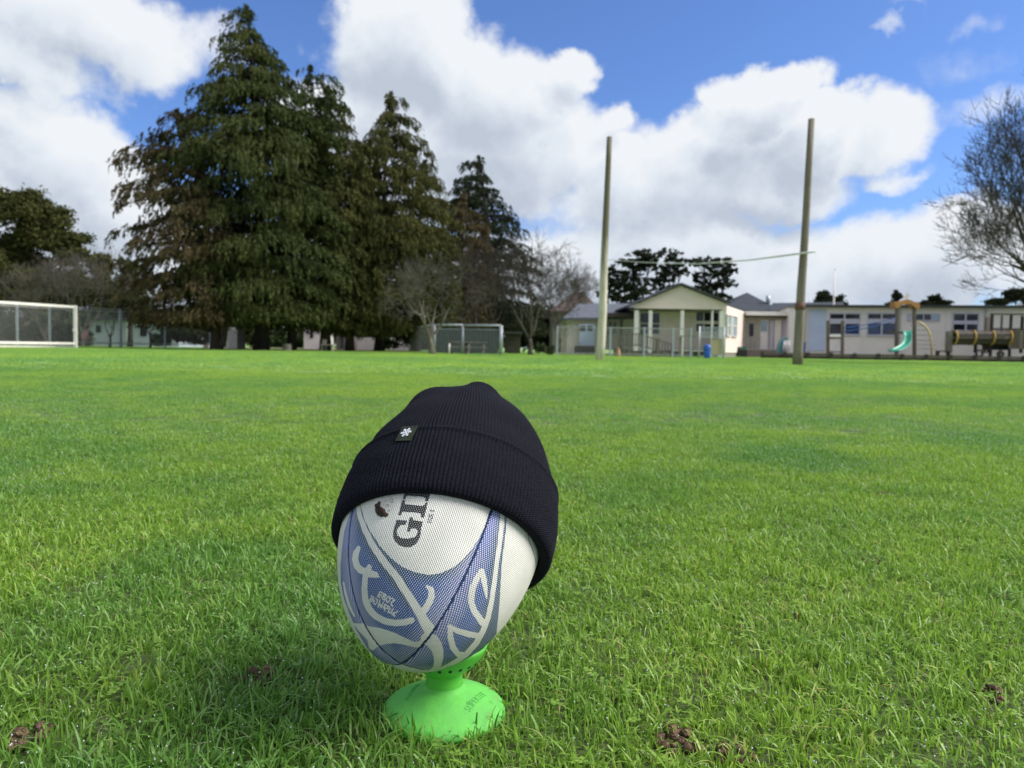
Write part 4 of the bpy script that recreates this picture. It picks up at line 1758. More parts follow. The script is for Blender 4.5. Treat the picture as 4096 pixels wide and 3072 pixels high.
    lo_ = mb_.put('woven_label', lm, t, smooth=True)
    sf = MB()
    C2 = np.array([0.42, 0.58])

    def seg(p, q, w):
        p, q = np.array(p), np.array(q)
        d = (q - p) / np.linalg.norm(q - p)
        s_ = np.array([-d[1], d[0]]) * w / 2
        cs = [p - s_, q - s_, q + s_, p + s_]
        sf.poly([lab(*(C2 + c_), 0.00125) for c_ in cs], [lab(*(C2 + c_), 0.0009) for c_ in cs])
    for k in range(6):
        a = k * pi / 3 + 0.15
        rot = np.array([[cos(a), -sin(a)], [sin(a), cos(a)]])
        R2 = 0.30
        seg((0, 0), rot @ (R2, 0), 0.035)
        for f_, l_ in ((0.38, 0.11), (0.66, 0.09), (0.86, 0.06)):
            for s_ in (1, -1):
                q = np.array([R2 * f_, 0])
                seg(rot @ q, rot @ (q + l_ * np.array([cos(0.9), s_ * sin(0.9)])), 0.032)
    wm_ = mat('white_embroidery', (0.85, 0.87, 0.95), (0.8, 0.82, 0.92), rough=0.6, scale=100)
    me = sf.mesh('snowflake', wm_)
    oo = bpy.data.objects.new('snowflake', me)
    me.transform(Matrix.Translation(Vector(-ORG[t.name])))
    COL.objects.link(oo)
    oo.parent = lo_
    return t


build_hat()


# ------------------------------------------------------------------ trees
def quads_cloud(C, A, B):
    """rhombs with centre C and half axes A (long) and B (short): (n,3) each"""
    V = np.stack([C - A, C - B, C + A, C + B], 1).reshape(-1, 3)
    Fq = np.arange(len(C) * 4).reshape(-1, 4)
    return V, Fq


def trunk_part(t, x, y, H, r0, material, lean=0.0, name='trunk', zs=0.0):
    pts, rad = [], []
    n = 10
    for i in range(n + 1):
        f = i / n
        pts.append((x + lean * f * H + 0.06 * sin(f * 7 + x), y + 0.05 * sin(f * 5 + x * 2), zs + f * H))
        rad.append(max(0.02, r0 * (1 - 0.93 * f) * (1 + 0.55 * max(0, 1 - f * 12) ** 2)))
    MB().tube(pts, rad, 10, jit=0.08).put(name, material, t, smooth=True)


def conifer(px, D, profile, trunk_px, trunk_w, fol, label, n_branch=330, spray=1.0, seed=0, base_py=1290, bark=None, droop=1.0, twin=None):
    """profile: (row, left column, right column) of the outline in the photograph, top first"""
    rg = np.random.default_rng(seed)
    base = gnd(trunk_px, D)
    s = D / F
    pr = []
    for row, l, r in profile:
        z = at(px, row, D)[2]
        pr.append((z, (trunk_px - l) * s, (r - trunk_px) * s))
    pr = np.array(sorted(pr))
    z0, z1 = pr[0, 0], pr[-1, 0]
    top = at((profile[0][1] + profile[0][2]) / 2, profile[0][0], D)
    t = thing('conifer_tree', label, 'tree', base, 'conifers standing in a row behind the field')
    lean = (top[0] - base[0])
    bark = bark or MT['bark_red']
    pts, rad = [], []
    for i in range(13):
        f = i / 12
        pts.append((base[0] + lean * f ** 2.2, base[1], z1 * f - 0.02))
        rad.append(max(0.025, trunk_w / 2 * s * (1 - 0.92 * f) * (1 + 0.35 * max(0, 1 - f * 14) ** 2)))
    MB().tube(pts, rad, 10, jit=0.1).put('trunk', bark, t, smooth=True)
    if twin:
        b2 = gnd(twin[0], D)
        pts = [(base[0] + (b2[0] - base[0]) * g, base[1] - 0.1, zz) for g, zz in ((0.3, 0.02), (0.75, 0.5), (1.0, 1.5), (1.05, 3.2), (0.9, 5.0))]
        MB().tube(pts, [twin[1] * s * k for k in (0.6, 0.5, 0.48, 0.42, 0.25)], 8, jit=0.08).put('trunk', bark, t, smooth=True)
    # branches
    nb = n_branch
    zb = z0 + (z1 - z0) * rg.random(nb) ** 1.12
    tier = 0.95
    zb = np.where(rg.random(nb) < 0.75, np.round(zb / tier) * tier + rg.normal(0, 0.13, nb), zb)
    zb = np.clip(zb, z0, z1 - 0.15)
    az = rg.random(nb) * 2 * pi
    Lx = np.where(np.cos(az) > 0, np.interp(zb, pr[:, 0], pr[:, 2]), np.interp(zb, pr[:, 0], pr[:, 1]))
    Ly = (np.interp(zb, pr[:, 0], pr[:, 2]) + np.interp(zb, pr[:, 0], pr[:, 1])) / 2
    ca, sa = np.cos(az), np.sin(az)
    L_ = 1 / np.sqrt((ca / np.maximum(np.abs(Lx), 0.1)) ** 2 + (sa / np.maximum(Ly, 0.1)) ** 2)
    L_ = np.clip(L_, 0.15, 7.0) * rg.choice([1.0, 0.94, 0.88, 1.07, 0.80], nb) * rg.uniform(0.92, 1.05, nb)
    fz = (zb - 0) / z1
    axx = base[0] + lean * fz ** 2.2
    # the crown's own axis may sit off the trunk's where the outline is lopsided
    LM_ = MB()
    Cc, Aa, Bb = [], [], []
    for i in range(nb):
        Li = L_[i]
        # drooping strands hung along the branch, each a chain of small flat sprays
        nf = int(max(5, Li * 8.2 * spray))
        per = 8
        sf_ = 1 - 0.86 * rg.random(nf) ** 1.5
        up = 0.28 * Li
        side = rg.normal(0, 0.11, nf) * Li * (0.35 + 0.65 * sf_)
        zc = zb[i] - 0.1 * Li + up * np.sin(sf_ * 2.4) * 0.5 - droop * 0.20 * Li * sf_ ** 2
        flen = rg.uniform(0.22, 0.85, nf) * (0.4 + 0.6 * sf_) * droop * min(1.0, 0.35 + Li / 2.6)
        tq = (np.arange(per) + 0.5) / per
        out = 0.35 * flen[:, None] * np.sin(tq * 2.0)[None]
        rad_ = Li * sf_[:, None] + out
        sd2 = side[:, None] + rg.normal(0, 0.035, (nf, per))
        x = axx[i] + ca[i] * rad_ - sa[i] * sd2 + rg.normal(0, 0.03, (nf, per))
        y = base[1] + sa[i] * rad_ + ca[i] * sd2 + rg.normal(0, 0.03, (nf, per))
        z = zc[:, None] - flen[:, None] * tq[None] ** 1.25 + rg.normal(0, 0.03, (nf, per))
        m = nf * per
        x, y, z = x.ravel(), y.ravel(), z.ravel()
        low = z0 + 0.12 + rg.normal(0, 0.18, m)
        z = np.where(z < low, low + (low - z) * 0.35, z)
        c = np.stack([x, y, z], -1)
        ln = rg.uniform(0.07, 0.15, m) * min(1.0, 0.55 + Li / 4)
        slope = np.repeat(0.75 - 0.6 * tq[None], nf, 0).ravel()
        ax = np.stack([ca[i] * slope + rg.normal(0, 0.30, m), sa[i] * slope + rg.normal(0, 0.30, m), -rg.uniform(0.55, 1.2, m) * droop], -1)
        ax /= np.linalg.norm(ax, axis=1, keepdims=True)
        q = rg.normal(size=(m, 3))
        bx = np.cross(ax, q)
        bx /= np.linalg.norm(bx, axis=1, keepdims=True)
        Cc.append(c)
        Aa.append(ax * ln[:, None])
        Bb.append(bx * (ln * rg.uniform(0.20, 0.42, m))[:, None])
        if i % 3 == 0 and Li > 1.0:
            pp = []
            for q_ in (0.0, 0.35, 0.7, 0.95):
                pp.append((axx[i] + ca[i] * Li * q_, base[1] + sa[i] * Li * q_, zb[i] - 0.1 * Li + up * sin(q_ * 2.4) * 0.5 - droop * 0.2 * Li * q_ ** 2))
            LM_.tube(pp, [0.05 * Li / 3 + 0.012, 0.04 * Li / 3 + 0.01, 0.02, 0.008], 4, cap=False)
    # a spire of small upright sprays
    m = 160
    zt = z1 - rg.random(m) ** 1.3 * min(2.2, 0.18 * z1)
    w = (z1 - zt) * 0.16 + 0.03
    a2 = rg.random(m) * 6.283
    c = np.stack([base[0] + lean * (zt / z1) ** 2.2 + np.cos(a2) * w, base[1] + np.sin(a2) * w, zt], -1)
    ax = np.stack([np.cos(a2) * 0.7, np.sin(a2) * 0.7, rg.uniform(-0.6, 0.6, m)], -1)
    ax /= np.linalg.norm(ax, axis=1, keepdims=True)
    bx = np.cross(ax, rg.normal(size=(m, 3)))
    bx /= np.linalg.norm(bx, axis=1, keepdims=True)
    Cc.append(c)
    Aa.append(ax * 0.17)
    Bb.append(bx * 0.05)
    V, Fq = quads_cloud(np.concatenate(Cc), np.concatenate(Aa), np.concatenate(Bb))
    put('crown', fast_mesh('crown', V, Fq, [fol]), t, kind='stuff')
    LM_.put('limbs', MT['bark_dark'], t, kind='stuff')
    return t


def clumpy_tree(px, D, clumps, trunk_px, trunk_w, fol, label, cat='tree', name='tree', seed=0, dens=1.0, leaf=0.16, group=None, bark=None, gap=0.0, base_z=0.0, limbs=True):
    """a crown of leafy clumps; clumps (column, row, half width, half height) in photograph pixels"""
    rg = np.random.default_rng(seed)
    s = D / F
    base = gnd(trunk_px, D)
    t = thing(name, label, cat, base, group)
    bark = bark or MT['bark_dark']
    C_, A_, B_ = [], [], []
    lm = MB()
    zt = max(at(c[0], c[1], D)[2] for c in clumps)
    fork = base + np.array([0, 0, zt * 0.35])
    for cx, cy, rx, ry in clumps:
        c = at(cx, cy, D)
        RX_, RZ_ = rx * s, ry * s
        dy = rg.uniform(-0.5, 0.5) * RX_
        n = int(1500 * dens * max(0.35, min(2.2, RX_ * RZ_ / 1.2)))
        # sub-clumps give an uneven, gappy surface
        ns = 34 if gap else 16
        d0 = rg.normal(size=(ns, 3))
        d0 /= np.linalg.norm(d0, axis=1, keepdims=True)
        sc = d0 * (rg.random((ns, 1)) ** 0.4) * np.array([RX_, RX_ * 0.8, RZ_]) * (1.25 if gap else 0.85)
        k = rg.integers(0, ns, n)
        p = sc[k] + rg.normal(size=(n, 3)) * np.array([RX_, RX_ * 0.8, RZ_]) * (0.17 - gap * 0.07)
        p = p + c + np.array([0, dy, 0])
        p[:, 2] = np.maximum(p[:, 2], 0.05)
        ax = rg.normal(size=(n, 3))
        ax /= np.linalg.norm(ax, axis=1, keepdims=True)
        bx = np.cross(ax, rg.normal(size=(n, 3)))
        bx /= np.linalg.norm(bx, axis=1, keepdims=True)
        l_ = leaf * rg.uniform(0.6, 1.4, (n, 1))
        C_.append(p)
        A_.append(ax * l_)
        B_.append(bx * l_ * 0.45)
        if limbs:
            e = c + np.array([0, dy, 0])
            m_ = (fork + e) / 2 + np.array([rg.uniform(-.2, .2), 0, -0.1 * abs(e[2] - fork[2])])
            lm.tube([fork, m_, e], [trunk_w * s * 0.28, trunk_w * s * 0.17, 0.02], 5, cap=False)
            for _ in range(5):
                e2 = e + rg.normal(size=3) * np.array([RX_, RX_ * .6, RZ_]) * 0.6
                lm.tube([e * 0.6 + m_ * 0.4, (e + e2) / 2, e2], [0.035, 0.02, 0.008], 4, cap=False)
    if trunk_w:
        MB().tube([base + [0, 0, -0.02], base + [0.02, 0, zt * 0.18], fork], [trunk_w / 2 * s * 1.25, trunk_w / 2 * s, trunk_w / 2 * s * 0.75], 9, jit=0.08).put('trunk', bark, t, smooth=True)
    V, Fq = quads_cloud(np.concatenate(C_), np.concatenate(A_), np.concatenate(B_))
    put('crown', fast_mesh('crown', V, Fq, [fol]), t, kind='stuff')
    if limbs:
        lm.put('limbs', bark, t, kind='stuff')
    return t


def bare_tree(label, base, height, spread, trunk_r, bark, twig, seed=0, levels=6, fork_at=0.22, up=0.12, n_limbs=4, group=None, lean=(0, 0), droop=0.0, clip=None, kids=(3, 4), limb_dirs=None, twist=0.35, min_r=0.008):
    rnd = random.Random(seed)
    t = thing('bare_tree', label, 'tree', base, group)
    thick, thin = MB(), MB()

    def prism(mb_, p, q, r0, r1, n):
        d = q - p
        l = sqrt(d @ d)
        if l < 1e-5:
            return
        d = d / l
        ref = np.array([0, 0, 1.0]) if abs(d[2]) < 0.8 else np.array([0, 1.0, 0])
        s = np.cross(d, ref)
        s /= sqrt(s @ s)
        u = np.cross(s, d)
        b = len(mb_.v)
        for c, r in ((p, r0), (q, r1)):
            for k in range(n):
                a = 2 * pi * k / n
                mb_.v.append(tuple(c + r * (cos(a) * s + sin(a) * u)))
        for k in range(n):
            k2 = (k + 1) % n
            mb_.f.append((b + k, b + k2, b + n + k2, b + n + k))

    def grow(p, d, L_, r, lev):
        ns = 4 if lev < 3 else 3
        q = p.copy()
        dd = d / sqrt(d @ d)
        nodes = []
        rr = r
        for i in range(ns):
            j = np.array([rnd.gauss(0, 1), rnd.gauss(0, 1), rnd.gauss(0, 1)]) * twist * 0.45
            dd = dd + j + np.array([0, 0, up - droop * (1 if lev < 3 else 0)])
            dd /= sqrt(dd @ dd)
            e = q + dd * L_ / ns
            r1 = rr * (0.86 if lev < 3 else 0.75)
            if clip is None or clip(e):
                prism(thick if rr > 0.022 else thin, q, e, rr, r1, 7 if rr > 0.06 else (4 if rr > 0.022 else 3))
            q, rr = e, r1
            nodes.append((q.copy(), dd.copy(), rr))
        if lev >= levels:
            return
        k = rnd.randint(*kids)
        for c in range(k):
            if c == 0:
                q0, d0, r0 = nodes[-1]
                ang = 0.25
            else:
                q0, d0, r0 = nodes[rnd.randint(1 if lev else 2, ns - 1) if ns > 2 else 1]
                ang = rnd.uniform(0.5, 1.0)
            v = np.array([rnd.gauss(0, 1), rnd.gauss(0, 1), rnd.gauss(0, 1)])
            v -= (v @ d0) * d0
            v /= sqrt(v @ v) + 1e-6
            nd = d0 * cos(ang) + v * sin(ang)
            grow(q0, nd, L_ * rnd.uniform(0.62, 0.80), max(min_r, r0 * rnd.uniform(0.55, 0.72)), lev + 1)
    base = np.array(base, float)
    f = base + np.array([lean[0], lean[1], height * fork_at])
    MB().tube([base + [0, 0, -0.02], base + (f - base) * 0.15 + [0, 0, 0], base + (f - base) * 0.6 + [0.03, 0, 0], f], [trunk_r * 1.35, trunk_r, trunk_r * 0.85, trunk_r * 0.75], 9, jit=0.06).put('trunk', bark, t, smooth=True)
    for i in range(n_limbs):
        if limb_dirs:
            d, Lk = limb_dirs[i]
            d = np.array(d, float)
        else:
            a = 2 * pi * i / n_limbs + rnd.uniform(-0.4, 0.4)
            d = np.array([cos(a) * spread, sin(a) * spread, height * (1 - fork_at)])
            Lk = 1.0
        LL = sqrt(d @ d)
        grow(f - np.array([0, 0, rnd.uniform(0, 0.15)]), d, LL * 0.42 * Lk, trunk_r * 0.55, 1)
    thick.put('branches', bark, t, kind='stuff')
    thin.put('twigs', twig, t, kind='stuff')
    return t


# the row of conifers on the left
conifer(860, 36.4, [(440, 690, 720), (540, 640, 800), (680, 560, 900), (800, 530, 950), (900, 515, 980), (990, 520, 985), (1100, 545, 1000), (1230, 540, 1010), (1300, 570, 1000)],
        866, 38, FOL['brown'], 'browning leftmost conifer with twin red-brown trunks and thin dead twigs on its left', n_branch=300, spray=1.0, seed=1, droop=0.8, twin=(908, 26))
conifer(1040, 38.5, [(18, 975, 995), (90, 935, 1055), (190, 905, 1150), (300, 880, 1235), (420, 790, 1290), (560, 690, 1330), (700, 670, 1390), (900, 760, 1420), (1100, 760, 1420), (1290, 760, 1330)],
        1046, 52, FOL['deep'], 'tallest dark green conifer whose pointed top nearly reaches the picture edge', n_branch=620, spray=1.05, seed=2, bark=MT['bark_dark'])
conifer(1170, 39.5, [(262, 1232, 1256), (330, 1130, 1310), (520, 1080, 1370), (800, 1060, 1340), (1100, 1060, 1340), (1310, 1080, 1290)],
        1166, 32, FOL['deep'], 'conifer with a short curled top leaning out of the tallest one\'s right flank', n_branch=300, spray=0.9, seed=3, bark=MT['bark_dark'])
conifer(1300, 40.5, [(345, 1300, 1318), (400, 1275, 1375), (480, 1240, 1420), (600, 1200, 1480), (760, 1150, 1510), (1000, 1130, 1520), (1200, 1150, 1500), (1320, 1190, 1440)],
        1302, 40, FOL['olive'], 'second conifer summit right of the tallest, olive green with drooping sprays', n_branch=430, spray=1.0, seed=4)
conifer(1560, 42.5, [(368, 1558, 1572), (440, 1510, 1610), (500, 1440, 1650), (620, 1400, 1720), (800, 1390, 1770), (1000, 1360, 1830), (1180, 1330, 1800), (1330, 1360, 1660)],
        1518, 36, FOL['olive'], 'olive green weeping conifer with a narrow spire in the middle of the row', n_branch=560, spray=1.05, seed=5, bark=MT['bark_dark'])
conifer(1420, 41.2, [(560, 1415, 1435), (700, 1340, 1510), (1000, 1290, 1560), (1200, 1280, 1580), (1340, 1330, 1540)],
        1400, 34, FOL['olive'], 'lower conifer filling the gap between two taller olive summits', n_branch=300, spray=1.0, seed=6)
conifer(1700, 46.0, [(640, 1690, 1712), (760, 1640, 1770), (900, 1600, 1830), (1100, 1590, 1860), (1330, 1600, 1790)],
        1660, 40, FOL['olive'], 'conifer behind the pale bare tree, right shoulder of the olive group', n_branch=320, spray=0.95, seed=7, bark=MT['bark_dark'])
conifer(1850, 50.0, [(765, 1842, 1870), (850, 1780, 1925), (960, 1760, 1960), (1100, 1760, 1960), (1320, 1780, 1950)],
        1840, 36, FOL['brown'], 'rusty topped conifer just left of the darkest far one', n_branch=300, spray=0.9, seed=8, bark=MT['bark_dark'])
conifer(1960, 57.0, [(622, 1908, 1922), (690, 1850, 1980), (780, 1810, 2040), (880, 1810, 2100), (980, 1820, 2150), (1150, 1830, 2190), (1330, 1830, 2210)],
        1960, 50, FOL['dark'], 'farthest conifer of the row, almost black, right end of the trees', n_branch=430, spray=0.85, seed=9, bark=MT['bark_dark'], droop=0.7)

# far left trees
clumpy_tree(80, 60, [(40, 800, 150, 80), (-120, 860, 190, 110), (150, 880, 130, 70), (70, 960, 190, 90), (250, 970, 110, 60), (-80, 1050, 200, 100), (310, 1030, 90, 45), (60, 1060, 130, 60), (400, 1060, 55, 40), (420, 1110, 40, 60), (200, 1120, 130, 50), (340, 1170, 110, 60), (120, 1200, 150, 60), (430, 1210, 60, 60), (260, 1250, 160, 40)],
            120, 46, FOL['olive'], 'broad dark macrocarpa rising at the left edge behind the football goal', seed=21, dens=1.5, leaf=0.17, name='macrocarpa_tree')
clumpy_tree(30, 48, [(-20, 1050, 60, 50), (20, 1120, 80, 60), (-60, 1180, 110, 70), (60, 1200, 70, 40)],
            0, 20, FOL['olive'], 'lighter green bush above the left end of the white goal', seed=22, dens=1.2, leaf=0.13, name='shrub', cat='bush')
clumpy_tree(530, 50, [(500, 1070, 40, 50), (545, 1120, 50, 60), (470, 1160, 60, 60), (560, 1200, 70, 60), (490, 1240, 60, 40)],
            520, 20, FOL['deep'], 'small green tree between the macrocarpa and the browning conifer', seed=23, dens=1.2, leaf=0.14)
clumpy_tree(330, 49, [(330, 1125, 60, 45), (400, 1165, 60, 50), (260, 1180, 60, 40), (430, 1225, 50, 40)], 340, 18, FOL['olive'], 'olive green tree behind the fence between the goal post and the thick fence post', seed=24, dens=1.2, leaf=0.13)
bare_tree('grey leafless tree behind the fence right of the goal post', gnd(330, 46), 4.6, 2.6, 0.11, MT['twig_grey'], MT['twig_grey'], seed=31, levels=6, fork_at=0.15, n_limbs=5, kids=(3, 4))
bare_tree('grey leafless tree seen through the white goal frame', gnd(180, 47), 4.2, 2.4, 0.10, MT['twig_grey'], MT['twig_grey'], seed=32, levels=6, fork_at=0.15, n_limbs=4, kids=(3, 4))
bare_tree('thin forked bare tree behind the fence left of the browning conifer', gnd(440, 40.5), 3.0, 1.3, 0.07, MT['bark_dark'], MT['twig_brown'], seed=33, levels=5, fork_at=0.2, n_limbs=3, kids=(2, 3))
bare_tree('slim bare tree in front of the pale blue shed', gnd(600, 40.0), 3.2, 1.2, 0.06, MT['bark_dark'], MT['twig_brown'], seed=34, levels=5, fork_at=0.25, n_limbs=3, kids=(2, 3))

# bare trees at the right end of the row
bare_tree('small bare tree with a pale lichened trunk in front of the steel netting', gnd(1728, 33.0), 3.7, 1.5, 0.13, MT['bark_pale'], MT['twig_grey'], seed=41, levels=6, fork_at=0.20, n_limbs=4, kids=(3, 4), lean=(-0.1, 0), up=0.05)
bare_tree('dense brown bare tree with a forked pale trunk right of the netting', gnd(2122, 35.0), 4.3, 1.9, 0.12, MT['bark_dull'], MT['twig_brown'], seed=42, levels=7, fork_at=0.19, n_limbs=5, kids=(3, 3), lean=(-0.05, 0), up=0.04)
bare_tree('brown bare tree behind the steel netting', gnd(1930, 42.0), 4.6, 2.2, 0.13, MT['twig_brown'], MT['twig_brown'], seed=43, levels=7, fork_at=0.15, n_limbs=5, kids=(3, 3))
bare_tree('pinkish leafless tree with fanned twigs left of the cream house', gnd(2240, 52.0), 5.0, 2.3, 0.14, MT['twig_pink'], MT['twig_pink'], seed=44, levels=6, fork_at=0.15, n_limbs=5, kids=(3, 4))

# the big bare tree whose branches reach in from the right
tb = gnd(4380, 26.0)
bare_tree('large leafless willow reaching in from the right edge of the picture', tb, 9.6, 5.0, 0.36, MT['twig_olive'], MT['twig_olive'], seed=52, levels=7, fork_at=0.22, n_limbs=10, kids=(3, 3), up=0.11, twist=0.22, min_r=0.010, clip=lambda e: e[2] > 2.45 + 0.25 * sin(e[0] * 3 + e[1]) or e[0] > tb[0] - 2.0,
          limb_dirs=[((-5.2, -0.6, 2.4), 0.95), ((-5.9, 0.3, 3.0), 1.0), ((-5.2, -0.4, 4.8), 0.98), ((-2.6, 0.2, 5.6), 1.0), ((-1.0, 0.5, 6.4), 1.0), ((1.6, -0.5, 6.0), 1.0), ((4.2, 0.6, 3.6), 1.0), ((-4.2, 1.2, 2.4), 0.9), ((-5.0, -0.9, 3.9), 1.0), ((-3.4, 0.8, 5.2), 1.05)])

# dark pines behind the gabled house
G_ = 'pines behind the cream house'
clumpy_tree(2510, 80, [(2570, 1030, 50, 26), (2520, 1060, 60, 30), (2490, 1100, 60, 28), (2470, 1140, 50, 24), (2600, 1050, 34, 22), (2450, 1190, 50, 26), (2540, 1150, 50, 28), (2560, 1195, 70, 28)],
            2530, 26, FOL['dark'], 'left dark pine with open branches behind the gabled house', seed=61, dens=0.62, leaf=0.20, group=G_, name='pine_tree', gap=1)
clumpy_tree(2680, 82, [(2680, 1020, 40, 22), (2700, 1050, 40, 20), (2660, 1080, 40, 22), (2640, 1120, 60, 24), (2720, 1090, 36, 16), (2660, 1165, 60, 25)],
            2670, 24, FOL['dark'], 'middle dark pine rising directly above the gable', seed=62, dens=0.55, leaf=0.20, group=G_, name='pine_tree', gap=1)
clumpy_tree(2850, 80, [(2800, 1050, 46, 20), (2870, 1050, 40, 22), (2910, 1080, 34, 24), (2840, 1090, 50, 22), (2890, 1130, 50, 22), (2830, 1150, 50, 24), (2800, 1110, 26, 20), (2860, 1190, 50, 30)],
            2860, 24, FOL['dark'], 'right dark pine behind the gable, rounded and gappy', seed=63, dens=0.55, leaf=0.20, group=G_, name='pine_tree', gap=1)
for i, (cl, lb) in enumerate((
        ([(3290, 1180, 34, 24), (3340, 1195, 36, 22), (3310, 1215, 60, 20)], 'round dark treetop above the roof beside the flagpole'),
        ([(3585, 1185, 18, 22), (3580, 1215, 34, 20)], 'narrow dark treetop left of the orange play roof'),
        ([(3745, 1195, 26, 18), (3720, 1215, 40, 16), (3775, 1213, 34, 14)], 'low rounded treetop right of the orange play roof'),
        ([(4060, 1180, 44, 32), (4010, 1205, 60, 24), (4110, 1195, 60, 40)], 'dark treetop over the roof at the right edge'))):
    clumpy_tree(cl[0][0], 78, cl, cl[0][0], 16, FOL['dark'], lb, seed=70 + i, dens=1.3, leaf=0.18, group='treetops showing above the classroom roof')

# dark hedges closing the view under the trees
for i, (pa, pb, D, top, lb) in enumerate((
        (-2600, 330, 52, 1240, 'dark hedge behind the fence and the white goal'),
        (330, 900, 64, 1235, 'dark hedge behind the pale blue shed'),
        (860, 1330, 70, 1290, 'shaded hedge behind the trunks of the tallest conifers'),
        (1330, 1820, 72, 1290, 'shaded hedge behind the white gate under the olive conifers'),
        (1780, 2330, 66, 1215, 'dark brown hedge behind the bare trees right of the netting'),
        (4500, 6600, 62, 1250, 'dark hedge beyond the right end of the classroom block'))):
    cl = []
    x = pa
    rr = random.Random(i)
    while x < pb:
        cl.append((x, (top + 1400) / 2 + rr.uniform(-8, 12), 60, (1400 - top) / 2 * 1.02))
        x += 55
    clumpy_tree((pa + pb) / 2, D, cl, (pa + pb) / 2, 0, FOL['hedge'], lb, cat='hedge', name='hedge', seed=80 + i, dens=0.75, leaf=0.24, limbs=False)
clumpy_tree(760, 45, [(720, 1330, 90, 50), (800, 1340, 70, 45), (650, 1360, 40, 30), (960, 1320, 60, 50)], 740, 0, FOL['deep'], 'dark bushy undergrowth beside the twin red trunks', cat='bush', name='shrub', seed=90, dens=1.3, leaf=0.14, limbs=False)
clumpy_tree(2170, 37.5, [(2160, 1395, 30, 25), (2200, 1400, 24, 20)], 2170, 0, FOL['hedge'], 'low scrubby plants beside the forked bare tree', cat='bush', name='shrub', seed=91, dens=0.8, leaf=0.07, limbs=False)
clumpy_tree(1600, 44, [(1590, 1370, 60, 30), (1660, 1350, 60, 45)], 1600, 0, FOL['hedge'], 'dark shrubs left of the steel netting', cat='bush', name='shrub', seed=92, dens=0.8, leaf=0.1, limbs=False)

# ------------------------------------------------------------------ left: goal, fence, shed
def goal():
    a, b = gnd(303, 33.8), gnd(-330, 27.6)
    t = thing('football_goal', 'white metal football goal with a raised bottom bar at the left edge', 'football goal', a)
    u = (b - a) / np.linalg.norm(b - a)
    H = at(303, 1222, 33.8)[2]
    m = MT['whitepaint']
    for q in (a, b):
        MB().beam(q, q + [0, 0, H], 0.12, 0.12, up=(0, 1, 0)).put('post', m, t)
    MB().beam(a + u * 0.07 + [0, 0, H - 0.07], b - u * 0.07 + [0, 0, H - 0.07], 0.10, 0.11).put('crossbar', m, t)
    zb = at(303, 1374, 33.8)[2]
    MB().beam(a + u * 0.07 + [0, 0, zb], b - u * 0.07 + [0, 0, zb], 0.09, 0.10).put('bottom_bar', m, t)
    n = np.array([-u[1], u[0], 0])
    if n[1] < 0:
        n = -n
    for k, q in enumerate((a, b)):
        MB().beam(q + n * 0.08 + [0, 0, 0.06], q + n * 1.2 + [0, 0, 0.06], 0.08).put('ground_frame', m, t)
    MB().beam(a + n * 1.24 + [0, 0, 0.06], b + n * 1.24 + [0, 0, 0.06], 0.07).put('rear_bar', m, t)
    MB().tube([a + [0, -0.08, H * 0.42], a + [0, -0.12, H * 0.42]], 0.07, 10).put('bracket', m, t)


goal()


def bar_fence(pts, H, label, step=0.105, post_w=0.07, group=None, thick=0.018, rails=(0.10, 0.94), mat_bars=None, post_at=None, mat_post=None, zbot=0.06, extra=None):
    """pts: ground points of the run; a post at each"""
    t = thing('bar_fence', label, 'fence', pts[0], group)
    bars = MB()
    mb_b = mat_bars or MT['bars']
    mp = mat_post or MT['galv']
    for a, b in zip(pts[:-1], pts[1:]):
        L_ = np.linalg.norm(b - a)
        u = (b - a) / L_
        n = int(L_ / step)
        for k in range(1, n):
            q = a + u * (k * L_ / n)
            bars.beam(q + [0, 0, zbot], q + [0, 0, H * 0.985], thick, thick, up=(0, 1, 0))
        for rz in rails:
            MB().beam(a + u * post_w * 0.5 + [0, 0, H * rz], b - u * post_w * 0.5 + [0, 0, H * rz], 0.026, 0.045).put('rail', mb_b, t)
    for q in pts:
        MB().beam(q, q + [0, 0, H * 1.01], post_w, post_w, up=(0, 1, 0)).put('post', mp, t)
    bars.put('bars', mb_b, t, kind='stuff')
    return t


HL = at(478, 1238, 38.5)[2]
bar_fence([gnd(-2100, 22.0), gnd(-1500, 24.5), gnd(-900, 27.0), gnd(-420, 29.5), gnd(-150, 31.3), gnd(70, 33.6), gnd(200, 35.0), gnd(480, 38.6)], HL, 'grey steel bar fence behind the white goal, ending at a thick post', step=0.10, rails=(0.13, 0.93, 1.0), thick=0.016)
bar_fence([gnd(486, 38.7), gnd(660, 40.2), gnd(840, 41.6)], HL * 0.98, 'grey steel bar fence in the shade left of the twin trunks', step=0.11, rails=(0.13, 0.97), thick=0.016)

# pale blue shed
def shed():
    f = Fac(345, 57, 715, 57)
    t = thing('shed', 'pale blue shed with a dark roof behind the fence on the left', 'shed', f.a)
    mb_ = MB()
    f.box(mb_, 345, 1283, 715, 1392, -5, 0)
    mb_.put('wall', MT['skyshed'], t)
    mb_ = MB()
    f.box(mb_, 335, 1266, 725, 1282, -5.3, 0.35)
    mb_.put('roof', MT['roofdark'], t)
    for x0, x1, y0, y1 in ((384, 402, 1302, 1330), (560, 585, 1300, 1345)):
        mb_ = MB()
        f.box(mb_, x0, y0, x1, y1, 0.002, 0.05)
        mb_.put('window', MT['glass'], t)
    mb_ = MB()
    f.box(mb_, 505, 1288, 512, 1392, 0.002, 0.06)
    mb_.put('corner_board', MT['whitepaint'], t)


